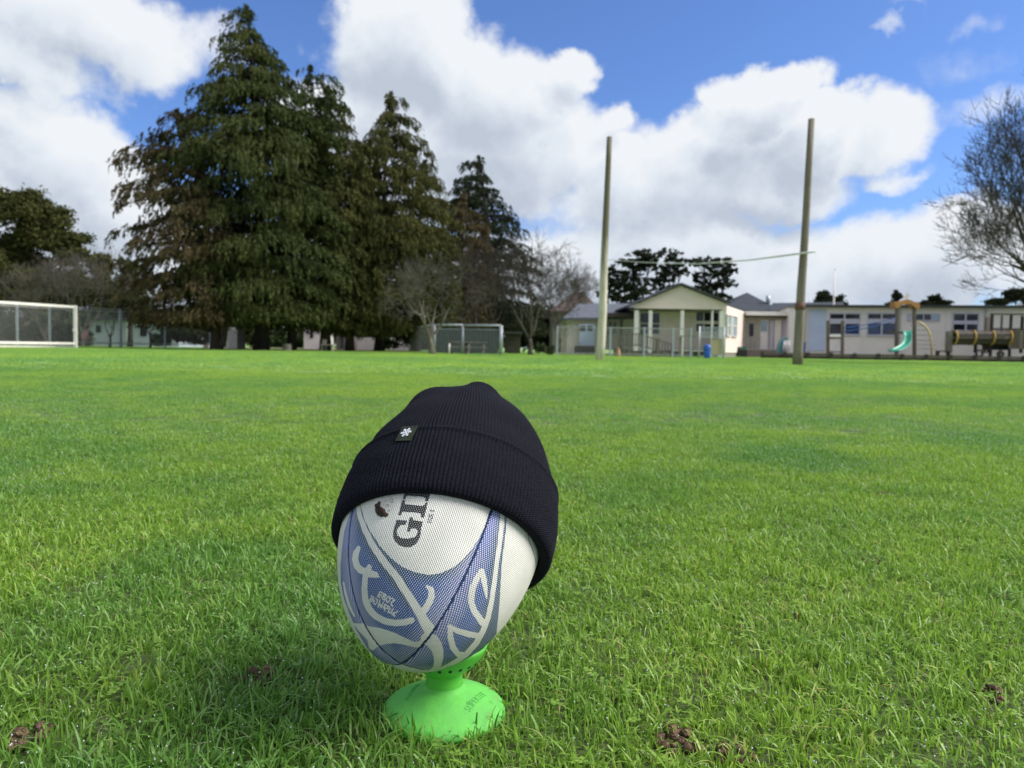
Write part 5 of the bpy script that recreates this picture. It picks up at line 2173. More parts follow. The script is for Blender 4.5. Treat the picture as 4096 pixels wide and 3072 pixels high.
shed()
c = at(247, 1343, 37.5)
mb = MB()
V = []
for i in range(9):
    th = pi * i / 8
    for k in range(14):
        ph = 2 * pi * k / 14
        j = 1 + 0.13 * sin(3 * ph + i) + 0.1 * sin(5 * th)
        mb.v.append((c[0] + 0.19 * j * sin(th) * cos(ph), 38.0 + 1.6 + 0.15 * j * sin(th) * sin(ph), 0.55 + 0.14 * j * cos(th) if False else 0.28 + 0.28 * (1 + cos(th)) * j))
for i in range(8):
    for k in range(14):
        mb.f.append((i * 14 + k, (i + 1) * 14 + k, (i + 1) * 14 + (k + 1) % 14, i * 14 + (k + 1) % 14))
mb.put('boulder', MT['pink'], smooth=True, label='faded pink rounded lump behind the fence, seen inside the goal', cat='rock')

# white things glimpsed under the conifers
def simple_house(x0, y0, x1, y1, D, label, roof_y=None, wins=(), doors=(), wallm=None, roofm=None, depth=4.0, name='house', cat='house'):
    f = Fac(x0, D, x1, D)
    t = thing(name, label, cat, f.a)
    mb_ = MB()
    f.box(mb_, x0, y0, x1, y1, -depth, 0)
    s0, s1 = f.uv(x0, y1)[0], f.uv(x1, y1)[0]
    mb_.v = [(v[0], v[1], 0.0 if v[2] < f.uv((x0 + x1) / 2, (y0 + y1) / 2)[1] else v[2]) for v in mb_.v]
    mb_.put('wall', wallm or MT['white'], t)
    if roof_y:
        mb_ = MB()
        f.box(mb_, x0 - 8, roof_y, x1 + 8, y0 - 0.5, -depth - 0.3, 0.35)
        mb_.put('roof', roofm or MT['roofdark'], t)
    for (a, b, c_, d) in wins:
        mb_ = MB()
        f.box(mb_, a, b, c_, d, 0.002, 0.045)
        mb_.put('window', MT['glass'], t)
    for (a, b, c_, d, mm) in doors:
        mb_ = MB()
        f.box(mb_, a, b, c_, d, 0.002, 0.05)
        mb_.put('door', MT[mm], t)
    return f, t


f, t = simple_house(906, 1310, 952, 1400, 44, 'small white louvred hut between the twin trunks and the dark trunk', depth=1.0, name='hut', cat='hut')
for k in range(13):
    mb = MB()
    y = 1316 + k * 6.4
    f.box(mb, 911, y, 947, y + 3.6, 0.004, 0.05)
    mb.put('louvre', MT['whitepaint'], t)
simple_house(812, 1310, 834, 1385, 46, 'sliver of white wall left of the twin trunks', depth=0.6, name='hut', cat='hut')
simple_house(1215, 1305, 1282, 1396, 56, 'white verandah house seen between the shaded trunks', roof_y=1296, wins=((1240, 1330, 1252, 1352),), depth=4)
simple_house(1345, 1300, 1396, 1394, 54, 'beige shelter with a dark doorway seen between trunks', roof_y=None, wallm=MT['timbergrey'], doors=((1362, 1322, 1374, 1392, 'glass'),), depth=3, name='shelter', cat='shelter')
simple_house(1412, 1350, 1505, 1394, 58, 'low white wall shining under the olive conifer', depth=0.6, name='garden_wall', cat='wall')
simple_house(1560, 1352, 1640, 1398, 60, 'low white wall showing in two gaps left of the netting', depth=0.6, name='garden_wall', cat='wall')
t = thing('tree_stump', 'grey-brown sawn stump at the edge of the brown litter', 'stump', gnd(1148, 37.2))
g = gnd(1148, 37.2)
MB().lathe([(0.24, 0), (0.22, 0.12), (0.205, 0.36), (0.001, 0.37)], g, 14).put('stump_wood', MT['timbergrey'], t)
g = gnd(965, 41)
MB().box(g[0] - 0.20, g[0] + 0.20, g[1] - 0.1, g[1] + 0.1, 0, 1.25).put('stone_post', MT['concrete'], label='grey stone post between the white hut and the dark trunk', cat='post')
g = gnd(1310, 37.5)
t = thing('garden_seat', 'small grey seat at the foot of the paired trunks', 'seat', g)
MB().box(g[0] - 0.32, g[0] + 0.30, g[1] - 0.2, g[1] + 0.2, 0.32, 0.38).put('seat', MT['timbergrey'], t)
for sx in (-0.26, 0.24):
    MB().box(g[0] + sx - 0.03, g[0] + sx + 0.03, g[1] - 0.17, g[1] + 0.17, 0, 0.32).put('leg', MT['timbergrey'], t)
MB().box(g[0] - 0.32, g[0] - 0.12, g[1] + 0.202, g[1] + 0.25, 0.0, 0.62).put('backrest', MT['timbergrey'], t)

# steel netting frame (practice cage) in the middle
def cage():
    a, b, c_ = gnd(1640, 44.0), gnd(1738, 36.5), gnd(2002, 36.0)
    H = at(2002, 1302, 36.0)[2]
    t = thing('netting_cage', 'galvanised steel frame with wire netting and a dark screen', 'sports net', b)
    ps = [(a, 0.05), (b, 0.06), (gnd(1850, 36.3), 0.06), (c_, 0.10)]
    for q, w in ps:
        MB().tube([q + [0, 0, -0.01], q + [0, 0, H]], w, 10).put('post', MT['galv'], t, smooth=True)
    for q, r in ((a, b), (b, gnd(1850, 36.3)), (gnd(1850, 36.3), c_)):
        MB().tube([q + [0, 0, H], r + [0, 0, H]], 0.05, 8).put('top_rail', MT['galv'], t, smooth=True)
        MB().tube([q + [0, 0, H - 0.2], r + [0, 0, H - 0.2]], 0.02, 6).put('wire', MT['galv'], t, smooth=True)
    w_ = MB()
    for q, r in ((a, b), (b, c_)):
        L_ = np.linalg.norm(r - q)
        n = int(L_ / 0.16)
        for k in range(n):
            p = q + (r - q) * k / n
            w_.beam(p + [0, 0, 0.04], p + [0, 0, H], 0.009, 0.009, up=(0, 1, 0))
    w_.put('wire_netting', MT['mesh'], t, kind='stuff')
    q, r = gnd(1745, 39.0), gnd(1990, 39.0)
    MB().box(q[0], r[0], 39.0, 39.04, 0.02, at(1900, 1318, 39)[2]).put('windbreak_screen', MT['screen'], t)


cage()


def picnic_table(px, D, label, grp):
    g = gnd(px, D)
    t = thing('picnic_table', label, 'picnic table', g, grp)
    m = MT['concrete']
    for k in range(4):
        MB().box(g[0] - 0.55, g[0] + 0.55, g[1] - 0.30 + k * 0.155, g[1] - 0.30 + k * 0.155 + 0.14, 0.56, 0.60).put('tabletop_board', m, t)
    for s_ in (-0.62, 0.5):
        MB().box(g[0] - 0.55, g[0] + 0.55, g[1] + s_, g[1] + s_ + 0.2, 0.32, 0.36).put('bench_board', m, t)
    for s_ in (-0.42, 0.42):
        MB().beam((g[0] + s_, g[1] - 0.52, 0), (g[0] + s_, g[1] - 0.16, 0.56), 0.07).put('leg', m, t)
        MB().beam((g[0] + s_, g[1] + 0.52, 0), (g[0] + s_, g[1] + 0.16, 0.56), 0.07).put('leg', m, t)
        MB().box(g[0] + s_ - 0.03, g[0] + s_ + 0.03, g[1] - 0.5, g[1] + 0.6, 0.25, 0.318).put('crossbar', m, t)


picnic_table(1840, 34.6, 'grey picnic table in front of the left half of the dark screen', 'picnic tables in front of the netting')
picnic_table(1900, 35.2, 'grey picnic table in front of the right half of the dark screen', 'picnic tables in front of the netting')
g = gnd(1797, 34.0)
MB().tube([g + [0, 0, 0], g + [0, 0, 0.50]], 0.035, 8).put('marker_post', MT['whitepaint'], smooth=True, label='short white marker post left of the picnic tables', cat='post')
simple_house(2018, 1335, 2082, 1404, 43, 'dark brown garden shed in the shade right of the netting', wallm=MT['timberdark'], depth=2, name='shed', cat='shed', roof_y=1326)


# ------------------------------------------------------------------ rugby posts
def worn_paint():
    """cream paint on the lower half of a pole, flaking away upwards to bare mossy timber"""
    m = MT['polepaint']
    nt = m.node_tree
    N, L = nt.nodes, nt.links
    b = N['Principled BSDF']
    src = b.inputs['Base Color'].links[0].from_socket
    tc = N.new('ShaderNodeTexCoord')
    sx = N.new('ShaderNodeSeparateXYZ')
    L.new(tc.outputs['Object'], sx.inputs[0])
    nz = N.new('ShaderNodeTexNoise')
    nz.inputs['Scale'].default_value = 2.2
    nz.inputs['Detail'].default_value = 6
    mp = N.new('ShaderNodeMapping')
    mp.inputs['Scale'].default_value = (6, 6, 0.5)
    L.new(tc.outputs['Object'], mp.inputs[0])
    L.new(mp.outputs[0], nz.inputs['Vector'])
    a = N.new('ShaderNodeMath')
    a.operation = 'MULTIPLY_ADD'
    L.new(nz.outputs['Fac'], a.inputs[0])
    a.inputs[1].default_value = 3.4
    L.new(sx.outputs[2], a.inputs[2])
    r = N.new('ShaderNodeMapRange')
    r.inputs['From Min'].default_value = 4.0
    r.inputs['From Max'].default_value = 5.6
    L.new(a.outputs[0], r.inputs[0])
    mx = N.new('ShaderNodeMix')
    mx.data_type = 'RGBA'
    L.new(r.outputs[0], mx.inputs[0])
    L.new(src, mx.inputs[6])
    mx.inputs[7].default_value = (0.12, 0.11, 0.065, 1)
    L.new(mx.outputs[2], b.inputs['Base Color'])
    return m


def rugby_posts():
    t = thing('rugby_goal_post', 'pair of tall leaning timber goal posts joined by a sagging crossbar', 'goal posts', gnd(2398, 22.6))
    # left post, three pieces of the same pole: bare above, flaking paint below
    D = 22.6
    rows = [(2399, 1437), (2404, 1380), (2411, 1250), (2414, 1120), (2420, 960), (2428, 780), (2434, 640), (2438, 548)]
    wid = [37, 35, 33, 31, 27, 24, 22, 21]
    P_ = [at(x, y, D) for x, y in rows]
    P_[0][2] = -0.05
    R_ = [w * D / F / 2 for w in wid]
    MB().tube(P_, R_, 14, jit=0.02).put('post', worn_paint(), t, smooth=True, label='left goal post with flaking cream paint on its lower part')
    D = 20.0
    rows = [(3190, 1460), (3193, 1400), (3198, 1300), (3205, 1150), (3216, 1000), (3226, 830), (3236, 650), (3246, 476)]
    wid = [41, 38, 36, 33, 30, 28, 26, 24]
    P2 = [at(x, y, D) for x, y in rows]
    P2[0][2] = -0.05
    R2 = [w * D / F / 2 for w in wid]
    MB().tube(P2, R2, 14, jit=0.02).put('post', MT['pole'], t, smooth=True, label='right goal post of bare brown timber')
    # crossbar: sagging pole
    cr = [(2428, 1038, 22.45), (2560, 1049, 22.1), (2780, 1056, 21.4), (3000, 1040, 20.7), (3216, 1012, 19.83), (3262, 1006, 19.7)]
    MB().tube([at(x, y, d) for x, y, d in cr], [0.009, 0.009, 0.013, 0.022, 0.027, 0.027], 8).put('crossbar', MT['palebar'], t, smooth=True)
    p = at(3200, 1225, 20.0)
    MB().tube([p + [0, 0, -0.09], p + [0, 0, 0.09]], 0.132, 14).put('iron_band', mat('rusty_iron', (0.16, 0.07, 0.05), (0.09, 0.05, 0.04), rough=0.8), t, smooth=True)


rugby_posts()

# ------------------------------------------------------------------ fence before the house
HF = at(2228, 1304, 34.5)[2]
pts = [gnd(p, 34.5) for p in (2228, 2440, 2575, 2690, 2762)]
fm = bar_fence(pts, HF, 'grey bar fence in front of the cream house, starting at a thick post', step=0.10, rails=(0.1, 0.97), thick=0.014, post_w=0.08)


def gate():
    a, b = gnd(2795, 34.5), gnd(2893, 34.5)
    t = thing('yard_gate', 'wide grey mesh gate with pale slatted infill beside the blue bin', 'gate', a)
    H = at(2840, 1306, 34.5)[2]
    for q in (a, b):
        MB().tube([q, q + [0, 0, H]], 0.045, 10).put('gate_post', MT['galv'], t, smooth=True)
    for z in (0.12, H * 0.66, H - 0.04):
        MB().beam(a + [0.05, 0, z], b + [-0.05, 0, z], 0.035).put('rail', MT['galv'], t)
    n = 16
    for k in range(n):
        q = a + (b - a) * (k + 0.5) / n
        MB().box(q[0] - 0.014, q[0] + 0.014, q[1] - 0.01, q[1] + 0.01, H * 0.66, H - 0.06).put('slat', MT['galv'], t)
    q0, q1 = a + (b - a) * 0.50, a + (b - a) * 0.95
    MB().box(q0[0], q1[0], q0[1] + 0.03, q0[1] + 0.05, 0.16, H * 0.63).put('plywood_panel', mat('ochre_plywood', (0.46, 0.38, 0.20), (0.40, 0.36, 0.26), rough=0.8, scale=3), t)


gate()
g = gnd(2828, 33.6)
t = thing('rubbish_bin', 'bright blue barrel-shaped bin standing by the grey gate', 'bin', g)
MB().lathe([(0.001, 0), (0.125, 0.0), (0.14, 0.02), (0.155, 0.16), (0.16, 0.34), (0.155, 0.37), (0.15, 0.38)], g, 20).put('barrel', MT['plastic_blue'], t, smooth=True)
MB().lathe([(0.15, 0.38), (0.168, 0.39), (0.17, 0.44), (0.16, 0.55), (0.12, 0.62), (0.05, 0.65), (0.001, 0.655)], g, 20).put('lid', MT['plastic_blue'], t, smooth=True)
g = gnd(3208, 39.5)
t = thing('wheelie_bin', 'blue box bin against the pale classroom wall behind the right goal post', 'bin', g)
MB().hexa([(g[0] - 0.10, g[1] - 0.14, 0.36), (g[0] + 0.10, g[1] - 0.14, 0.36), (g[0] + 0.10, g[1] + 0.14, 0.36), (g[0] - 0.10, g[1] + 0.14, 0.36), (g[0] - 0.12, g[1] - 0.18, 0.86), (g[0] + 0.12, g[1] - 0.18, 0.86), (g[0] + 0.12, g[1] + 0.18, 0.86), (g[0] - 0.12, g[1] + 0.18, 0.86)]).put('bin_body', MT['plastic_blue'], t)
MB().box(g[0] - 0.13, g[0] + 0.13, g[1] - 0.19, g[1] + 0.19, 0.862, 0.90).put('lid', MT['plastic_blue'], t)
MB().box(g[0] - 0.12, g[0] + 0.12, g[1] - 0.16, g[1] + 0.16, 0.0, 0.355).put('plinth', MT['timberdark'], t)


# ------------------------------------------------------------------ the gabled house
def boards(f, t, x0, x1, y0, y1, d, m, pitch=0.098, name='weatherboards'):
    """overlapping weatherboards over a rectangle of a facade: joined, far too fine to pick apart here"""
    s0, z1 = f.uv(x0, (y0 + y1) / 2, d)[0], f.uv((x0 + x1) / 2, y0, d)[1]
    s1, z0 = f.uv(x1, (y0 + y1) / 2, d)[0], max(0.0, f.uv((x0 + x1) / 2, y1, d)[1])
    mb_ = MB()
    z = z0
    P = f.P
    while z < z1 - 0.01:
        zt = min(z + pitch, z1)
        b = len(mb_.v)
        mb_.v += [tuple(P(s0, z, d + 0.028)), tuple(P(s1, z, d + 0.028)), tuple(P(s1, zt, d + 0.004)), tuple(P(s0, zt, d + 0.004)), tuple(P(s0, z, d)), tuple(P(s1, z, d))]
        mb_.f += [(b, b + 1, b + 2, b + 3), (b + 4, b + 5, b + 1, b)]
        z += pitch
    return mb_.put(name, m, t, kind='stuff')


def window(f, t, x0, y0, x1, y1, d, nx=2, ny=2, frame=None, panes=None, fw=5.0, name='window', mid=None):
    """a window: frame with mullions (part) and its panes (sub-parts)"""
    frame = frame or MT['whitepaint']
    panes = panes or MT['glass']
    fr = MB()
    f.box(fr, x0 - fw, y0 - fw, x1 + fw, y0, d, d + 0.07)
    f.box(fr, x0 - fw, y1, x1 + fw, y1 + fw * 1.3, d, d + 0.09)
    f.box(fr, x0 - fw, y0, x0, y1, d, d + 0.07)
    f.box(fr, x1, y0, x1 + fw, y1, d, d + 0.07)
    xs = np.linspace(x0, x1, nx + 1)
    ys = [y0, y1] if ny == 1 else ([y0, mid[0], mid[1], y1] if mid else None)
    if ys is None:
        ys_ = np.linspace(y0, y1, ny + 1)
    rowsp = []
    if ny == 1:
        rowsp = [(y0, y1)]
    elif mid:
        f.box(fr, x0, mid[0], x1, mid[1], d, d + 0.065)
        rowsp = [(y0, mid[0]), (mid[1], y1)]
    else:
        for k in range(1, ny):
            f.box(fr, x0, ys_[k] - 1.5, x1, ys_[k] + 1.5, d, d + 0.065)
        rowsp = [(ys_[k] + (1.5 if k else 0), ys_[k + 1] - (1.5 if k < ny - 1 else 0)) for k in range(ny)]
    cols = []
    hw = fw * 0.65 if nx == 2 else 2.0
    for k in range(nx):
        cols.append((xs[k] + (hw if k else 0), xs[k + 1] - (hw if k < nx - 1 else 0)))
    for k in range(1, nx):
        for (ya, yb) in rowsp:
            f.box(fr, xs[k] - hw, ya, xs[k] + hw, yb, d, d + 0.062)
    wo = fr.put(name, frame, t)
    ORGp = ORG[t.name]
    i = 0
    for (ya, yb) in rowsp:
        for (xa, xb) in cols:
            p = MB()
            f.box(p, xa, ya, xb, yb, d + 0.004, d + 0.02)
            mm = panes[i % len(panes)] if isinstance(panes, (list, tuple)) else panes
            me = p.mesh('pane', mm)
            me.transform(Matrix.Translation(Vector(-ORGp)))
            o = bpy.data.objects.new('pane', me)
            COL.objects.link(o)
            o.parent = wo
            i += 1
    return wo


def gable_house():
    D = 40.0
    f = Fac(2532, D, 2897, D)
    t = thing('gabled_house', 'cream weatherboard house with a broad front gable over an open verandah', 'house', f.a)
    # recessed wall of the verandah
    fb = Fac(2536, D + 1.8, 2893, D + 1.8)
    back = MB()
    fb.box(back, 2538, 1232, 2891, 1402, -0.3, 0)
    back.put('wall', MT['cream'], t)
    boards(fb, t, 2650, 2772, 1234, 1400, 0.002, MT['cream'])
    window(fb, t, 2562, 1252, 2638, 1336, 0.005, 2, 2, panes=MT['glass'], fw=4)
    window(fb, t, 2786, 1250, 2874, 1326, 0.005, 3, 2, panes=MT['glass'], fw=4, mid=(1284, 1296))
    # lower wall and dark gap
    low = MB()
    f.box(low, 2540, 1404, 2893, 1424, -1.7, -0.2)
    low.put('verandah_floor', MT['timberdark'], t)
    # gable front
    apex = f.W(2722, 1143, 0.0)
    l, r = f.W(2533, 1222, 0.0), f.W(2905, 1214, 0.0)
    bl, br = f.W(2538, 1232, 0.0), f.W(2898, 1232, 0.0)
    z0 = bl[2]
    outline = [bl, np.array([br[0], br[1], z0]), r, apex, l]
    outline = [np.array(p) for p in outline]
    # clapboards of the gable
    mb_ = MB()
    mb_.poly([p + f.n * -0.05 for p in outline], [p + f.n * -0.15 for p in outline])
    mb_.put('gable_wall', MT['cream'], t)
    gb = MB()
    z = z0
    while z < apex[2] - 0.03:
        zt = min(z + 0.098, apex[2] - 0.005)
        b = len(gb.v)

        def xr(zz):
            a_ = np.interp(zz, [l[2], apex[2]], [l[0], apex[0]]) if zz > l[2] else l[0]
            c_ = np.interp(zz, [r[2], apex[2]], [r[0], apex[0]]) if zz > r[2] else r[0]
            return a_, c_
        a0, c0 = xr(z)
        a1, c1 = xr(zt)
        y_ = l[1]
        gb.v += [(a0, y_ - 0.012, z), (c0, y_ - 0.012, z), (c1, y_ + 0.02, zt), (a1, y_ + 0.02, zt), (a0, y_ + 0.03, z), (c0, y_ + 0.03, z)]
        gb.f += [(b, b + 1, b + 2, b + 3), (b + 4, b + 5, b + 1, b)]
        z += 0.098
    gb.put('weatherboards', MT['cream'], t, kind='stuff')
    # roof planes
    back_y = 7.0
    up = np.array([0, 0, 0.05])
    for e, nm in ((l, 'left'), (r, 'right')):
        sgn = -1 if nm == 'left' else 1
        out = e + (e - apex) * 0.06
        A = [apex + f.n * 0.28 + up, out + f.n * 0.28 + up * 0.6]
        B = [p - f.n * (0.28 + back_y) for p in A]
        th = np.array([0, 0, 0.09])
        mb_ = MB()
        q = [A[0], A[1], B[1], B[0]]
        mb_.poly([p + th for p in q], q)
        mb_.put('roof', MT['roofdark'], t)
    soff = MB()
    f.box(soff, 2538, 1232.5, 2898, 1241, -1.9, -0.16)
    soff.put('soffit', MT['timbergrey'], t)
    # posts
    for x, w in ((2545, 17), (2601, 14), (2728, 14), (2848, 7), (2887, 20)):
        mb_ = MB()
        f.box(mb_, x - w / 2, 1241.5, x + w / 2, 1425, -0.18, -0.04)
        mb_.v = [(v[0], v[1], max(0.0, v[2]) if v[2] > 0.3 else 0.0) for v in mb_.v]
        mb_.put('verandah_post', MT['whitepaint'], t)
    # right side wall
    c0 = gnd(2899, D)
    c1 = gnd(2973, D + 6.2)
    fs = Fac(2899, D, 2973, D + 6.2)
    sw = MB()
    top = f.W(2898, 1222, 0)[2]
    fs.sbox(sw, 0, fs.L, 0.28, top, -0.2, 0)
    sw.put('side_wall', MT['cream'], t)
    sb = MB()
    z = 0.28
    while z < top - 0.02:
        b = len(sb.v)
        zt = min(z + 0.105, top)
        sb.v += [tuple(fs.P(0, z, 0.03)), tuple(fs.P(fs.L, z, 0.03)), tuple(fs.P(fs.L, zt, 0.006)), tuple(fs.P(0, zt, 0.006)), tuple(fs.P(0, z, 0)), tuple(fs.P(fs.L, z, 0))]
        sb.f += [(b, b + 1, b + 2, b + 3), (b + 4, b + 5, b + 1, b)]
        z += 0.105
    sb.put('weatherboards', MT['cream'], t, kind='stuff')
    pl = MB()
    fs.sbox(pl, 0.02, fs.L, 0, 0.275, -0.2, -0.03)
    pl.put('foundation', MT['concrete'], t)
    window(fs, t, 2913, 1262, 2925, 1342, 0.032, 1, 2, panes=MT['paleglass'], fw=2.2)
    window(fs, t, 2934, 1266, 2949, 1344, 0.032, 1, 2, panes=MT['paleglass'], fw=2.2)
    dp = fs.P(fs.L - 0.9, 0, 0.09)
    MB().tube([dp, dp + [0, 0, top - 0.1]], 0.045, 6).put('downpipe', MT['timbergrey'], t)


gable_house()
g = gnd(2963, 44.0)
t = thing('wheelie_bin', 'dark green wheeled bin at the corner of the cream side wall', 'bin', g)
MB().box(g[0] - 0.30, g[0] + 0.28, g[1] - 0.3, g[1] + 0.3, 0.0, 0.45).put('bin_body', MT['rubber'], t)
MB().box(g[0] - 0.22, g[0] + 0.22, g[1] - 0.25, g[1] + 0.25, 0.452, 0.62).put('lid', mat('dark_green_plastic', (0.05, 0.16, 0.11), rough=0.5), t)


def ramp():
    f = Fac(2462, 37.2, 2712, 37.2)
    t = thing('handrail_ramp', 'weathered timber access ramp with slatted handrails in front of the verandah', 'ramp', f.a)
    runs = [((2466, 1336), (2560, 1336)), ((2560, 1336), (2690, 1378))]
    for (x0, y0), (x1, y1) in runs:
        a, b = f.W(x0, y0, 0), f.W(x1, y1, 0)
        MB().beam(a, b, 0.09, 0.05).put('handrail', MT['timber'], t)
        MB().beam(a - [0, 0, 0.55], b - [0, 0, min(0.55, b[2] - 0.08)], 0.06, 0.05).put('lower_rail', MT['timber'], t)
        n = int((x1 - x0) / 11)
        for k in range(n):
            q = a + (b - a) * (k + 0.5) / n
            MB().box(q[0] - 0.03, q[0] + 0.03, q[1] - 0.035, q[1] - 0.012, max(0.03, q[2] - 0.62), q[2] - 0.026).put('baluster', MT['timber'], t)
    for x, y in ((2468, 1330), (2520, 1330), (2575, 1334), (2632, 1352), (2690, 1372)):
        p = f.W(x, y, 0.03)
        MB().box(p[0] - 0.06, p[0] + 0.06, p[1] - 0.06, p[1] + 0.0, 0, p[2]).put('ramp_post', MT['timber'], t)
    d = MB()
    a, b = f.W(2466, 1400, -0.1), f.W(2700, 1424, -0.1)
    d.hexa([(a[0], a[1], 0), (b[0], a[1], 0), (b[0], a[1] + 1.2, 0), (a[0], a[1] + 1.2, 0), (a[0], a[1], 0.42), (b[0], a[1], 0.05), (b[0], a[1] + 1.2, 0.05), (a[0], a[1] + 1.2, 0.42)])
    d.put('ramp_deck', MT['timber'], t)
    f2 = Fac(2712, 37.8, 2790, 37.8)
    for x in (2722, 2768):
        p = f2.W(x, 1345, 0)
        MB().box(p[0] - 0.06, p[0] + 0.06, p[1] - 0.06, p[1] + 0.06, 0, p[2]).put('ramp_post', MT['timbergrey'], t)
    a, b = f2.W(2718, 1346, 0.07), f2.W(2790, 1342, 0.07)
    MB().beam(a, b, 0.06).put('handrail', MT['timbergrey'], t)


ramp()
g = gnd(2474, 36.0)
t = thing('traffic_cone', 'faded orange cone behind the bar fence right of the left goal post', 'cone', g)
MB().lathe([(0.001, 0.46), (0.03, 0.46), (0.11, 0.04)], g, 14).put('cone_body', MT['orange'], t, smooth=True)
MB().box(g[0] - 0.16, g[0] + 0.16, g[1] - 0.16, g[1] + 0.16, 0, 0.035).put('cone_base', MT['orange'], t)


def left_wing():
    D = 44.0
    f = Fac(2258, D, 2540, D)
    t = thing('house_wing', 'low cream wing with a blue-grey roof left of the gabled house', 'house', f.a)
    w = MB()
    f.box(w, 2268, 1272, 2400, 1424, -5, 0)
    w.v = [(v[0], v[1], 0.0 if v[2] < 0.5 else v[2]) for v in w.v]
    w.put('wall', MT['cream'], t)
    fb = Fac(2400, D + 1.0, 2545, D + 1.0)
    w = MB()
    fb.box(w, 2403, 1276, 2545, 1400, -3, 0)
    w.put('wall', MT['white'], t)
    for x in (2418, 2436, 2455):
        window(fb, t, x, 1290, x + 9, 1332, 0.004, 1, 1, fw=2.2)
    # roof: slope facing the field with a hipped left end
    eL, eR = f.W(2252, 1272, 0.5), f.W(2540, 1268, 0.5)
    fr = Fac(2290, D + 4.5, 2560, D + 4.5)
    rL, rR = fr.W(2318, 1214, 0), fr.W(2560, 1214, 0)
    th = np.array([0, 0, -0.12])
    q = [eL, eR, rR, rL]
    MB().poly([p for p in q], [p + th for p in q]).put('roof', MT['roofgrey'], t)
    q = [eL, rL, eL + np.array([0.2, 9.0, 0])]
    MB().poly(q, [p + th for p in q]).put('roof', MT['roofgrey'], t)
    # the pale double gate with two dark panes
    fg = Fac(2300, D - 0.6, 2380, D - 0.6)
    g_ = MB()
    fg.box(g_, 2318, 1297, 2378, 1382, 0, 0.05)
    g_.put('blue_door', MT['bluepanel'], t)
    for x in (2322, 2350):
        m_ = MB()
        fg.box(m_, x, 1302, x + 20, 1324, 0.052, 0.07)
        m_.put('door_pane', MT['glass'], t)
    st = MB()
    fg.box(st, 2300, 1384, 2378, 1418, 0, 0.4)
    st.put('door_step', MT['timberdark'], t)
    # awning beam towards the gabled house
    b = MB()
    fa = Fac(2440, D - 2.6, 2536, D - 2.6)
    fa.box(b, 2432, 1252, 2533, 1268, -2, 0)
    b.put('awning', MT['timberdark'], t)
    p = fa.W(2486, 1268, -0.1)
    MB().box(p[0] - 0.07, p[0] + 0.07, p[1] - 0.07, p[1] + 0.07, 0, p[2] - 0.005).put('awning_post', MT['timberdark'], t)


left_wing()


def rust_roof_house():
    D = 60.0
    f = Fac(2195, D, 2400, D)
    t = thing('distant_house', 'far house with a dull rust-brown roof left of the left goal post', 'house', f.a)
    w = MB()
    f.box(w, 2210, 1243, 2392, 1405, -6, 0)
    w.v = [(v[0], v[1], 0.0 if v[2] < 0.8 else v[2]) for v in w.v]
    w.put('wall', MT['timbergrey'], t)
    eL, eR = f.W(2196, 1244, 0.4), f.W(2402, 1240, 0.4)
    f2 = Fac(2195, D + 4, 2400, D + 4)
    r1, r2 = f2.W(2290, 1172, 0), f2.W(2335, 1168, 0)
    th = np.array([0, 0, -0.15])
    for q in ([eL, eR, r2, r1], [eR, eR + [0, 8.5, 0], r2], [eL + [0, 8.5, 0], eL, r1]):
        MB().poly(q, [p + th for p in q]).put('roof', MT['roofred'], t)


rust_roof_house()


def hip_building():
    D = 60.0
    f = Fac(2895, D, 3390, D)
    t = thing('hip_roofed_building', 'slate hip roof rising behind the flat link building', 'building', f.a)
    w = MB()
    f.box(w, 2900, 1242, 3385, 1405, -6, 0)
    w.put('wall', MT['white'], t)
    eL, eR = f.W(2880, 1243, 0.4), f.W(3130, 1243, 0.4)
    eLb, eRb = eL + [0, 9.0, 0], eR + [0, 9.0, 0]
    f2 = Fac(2895, D + 4.5, 3390, D + 4.5)
    a1, a2 = f2.W(2930, 1190, 0), f2.W(2988, 1170, 0)
    th = np.array([0, 0, -0.15])
    for q in ([eL, eR, a2], [eR, eRb, a2], [eLb, eL, a2]):
        MB().poly(q, [p + th for p in q]).put('roof', MT['roofslate'], t)
    f3 = Fac(3080, D - 1.5, 3380, D - 1.5)
    e1, e2 = f3.W(3076, 1244, 0), f3.W(3378, 1240, 0)
    f4 = Fac(3080, D + 3, 3380, D + 3)
    r1, r2 = f4.W(3090, 1212, 0), f4.W(3374, 1208, 0)
    q = [e1, e2, r2, r1]
    MB().poly(q, [p + th for p in q]).put('roof', MT['roofslate'], t)
    p = f2.W(3072, 1205, 3.0)
    MB().tube([p + [0, 0, -0.2], p + [0, 0, 0.45]], 0.18, 10).put('roof_vent', MT['galv'], t, smooth=True)


hip_building()


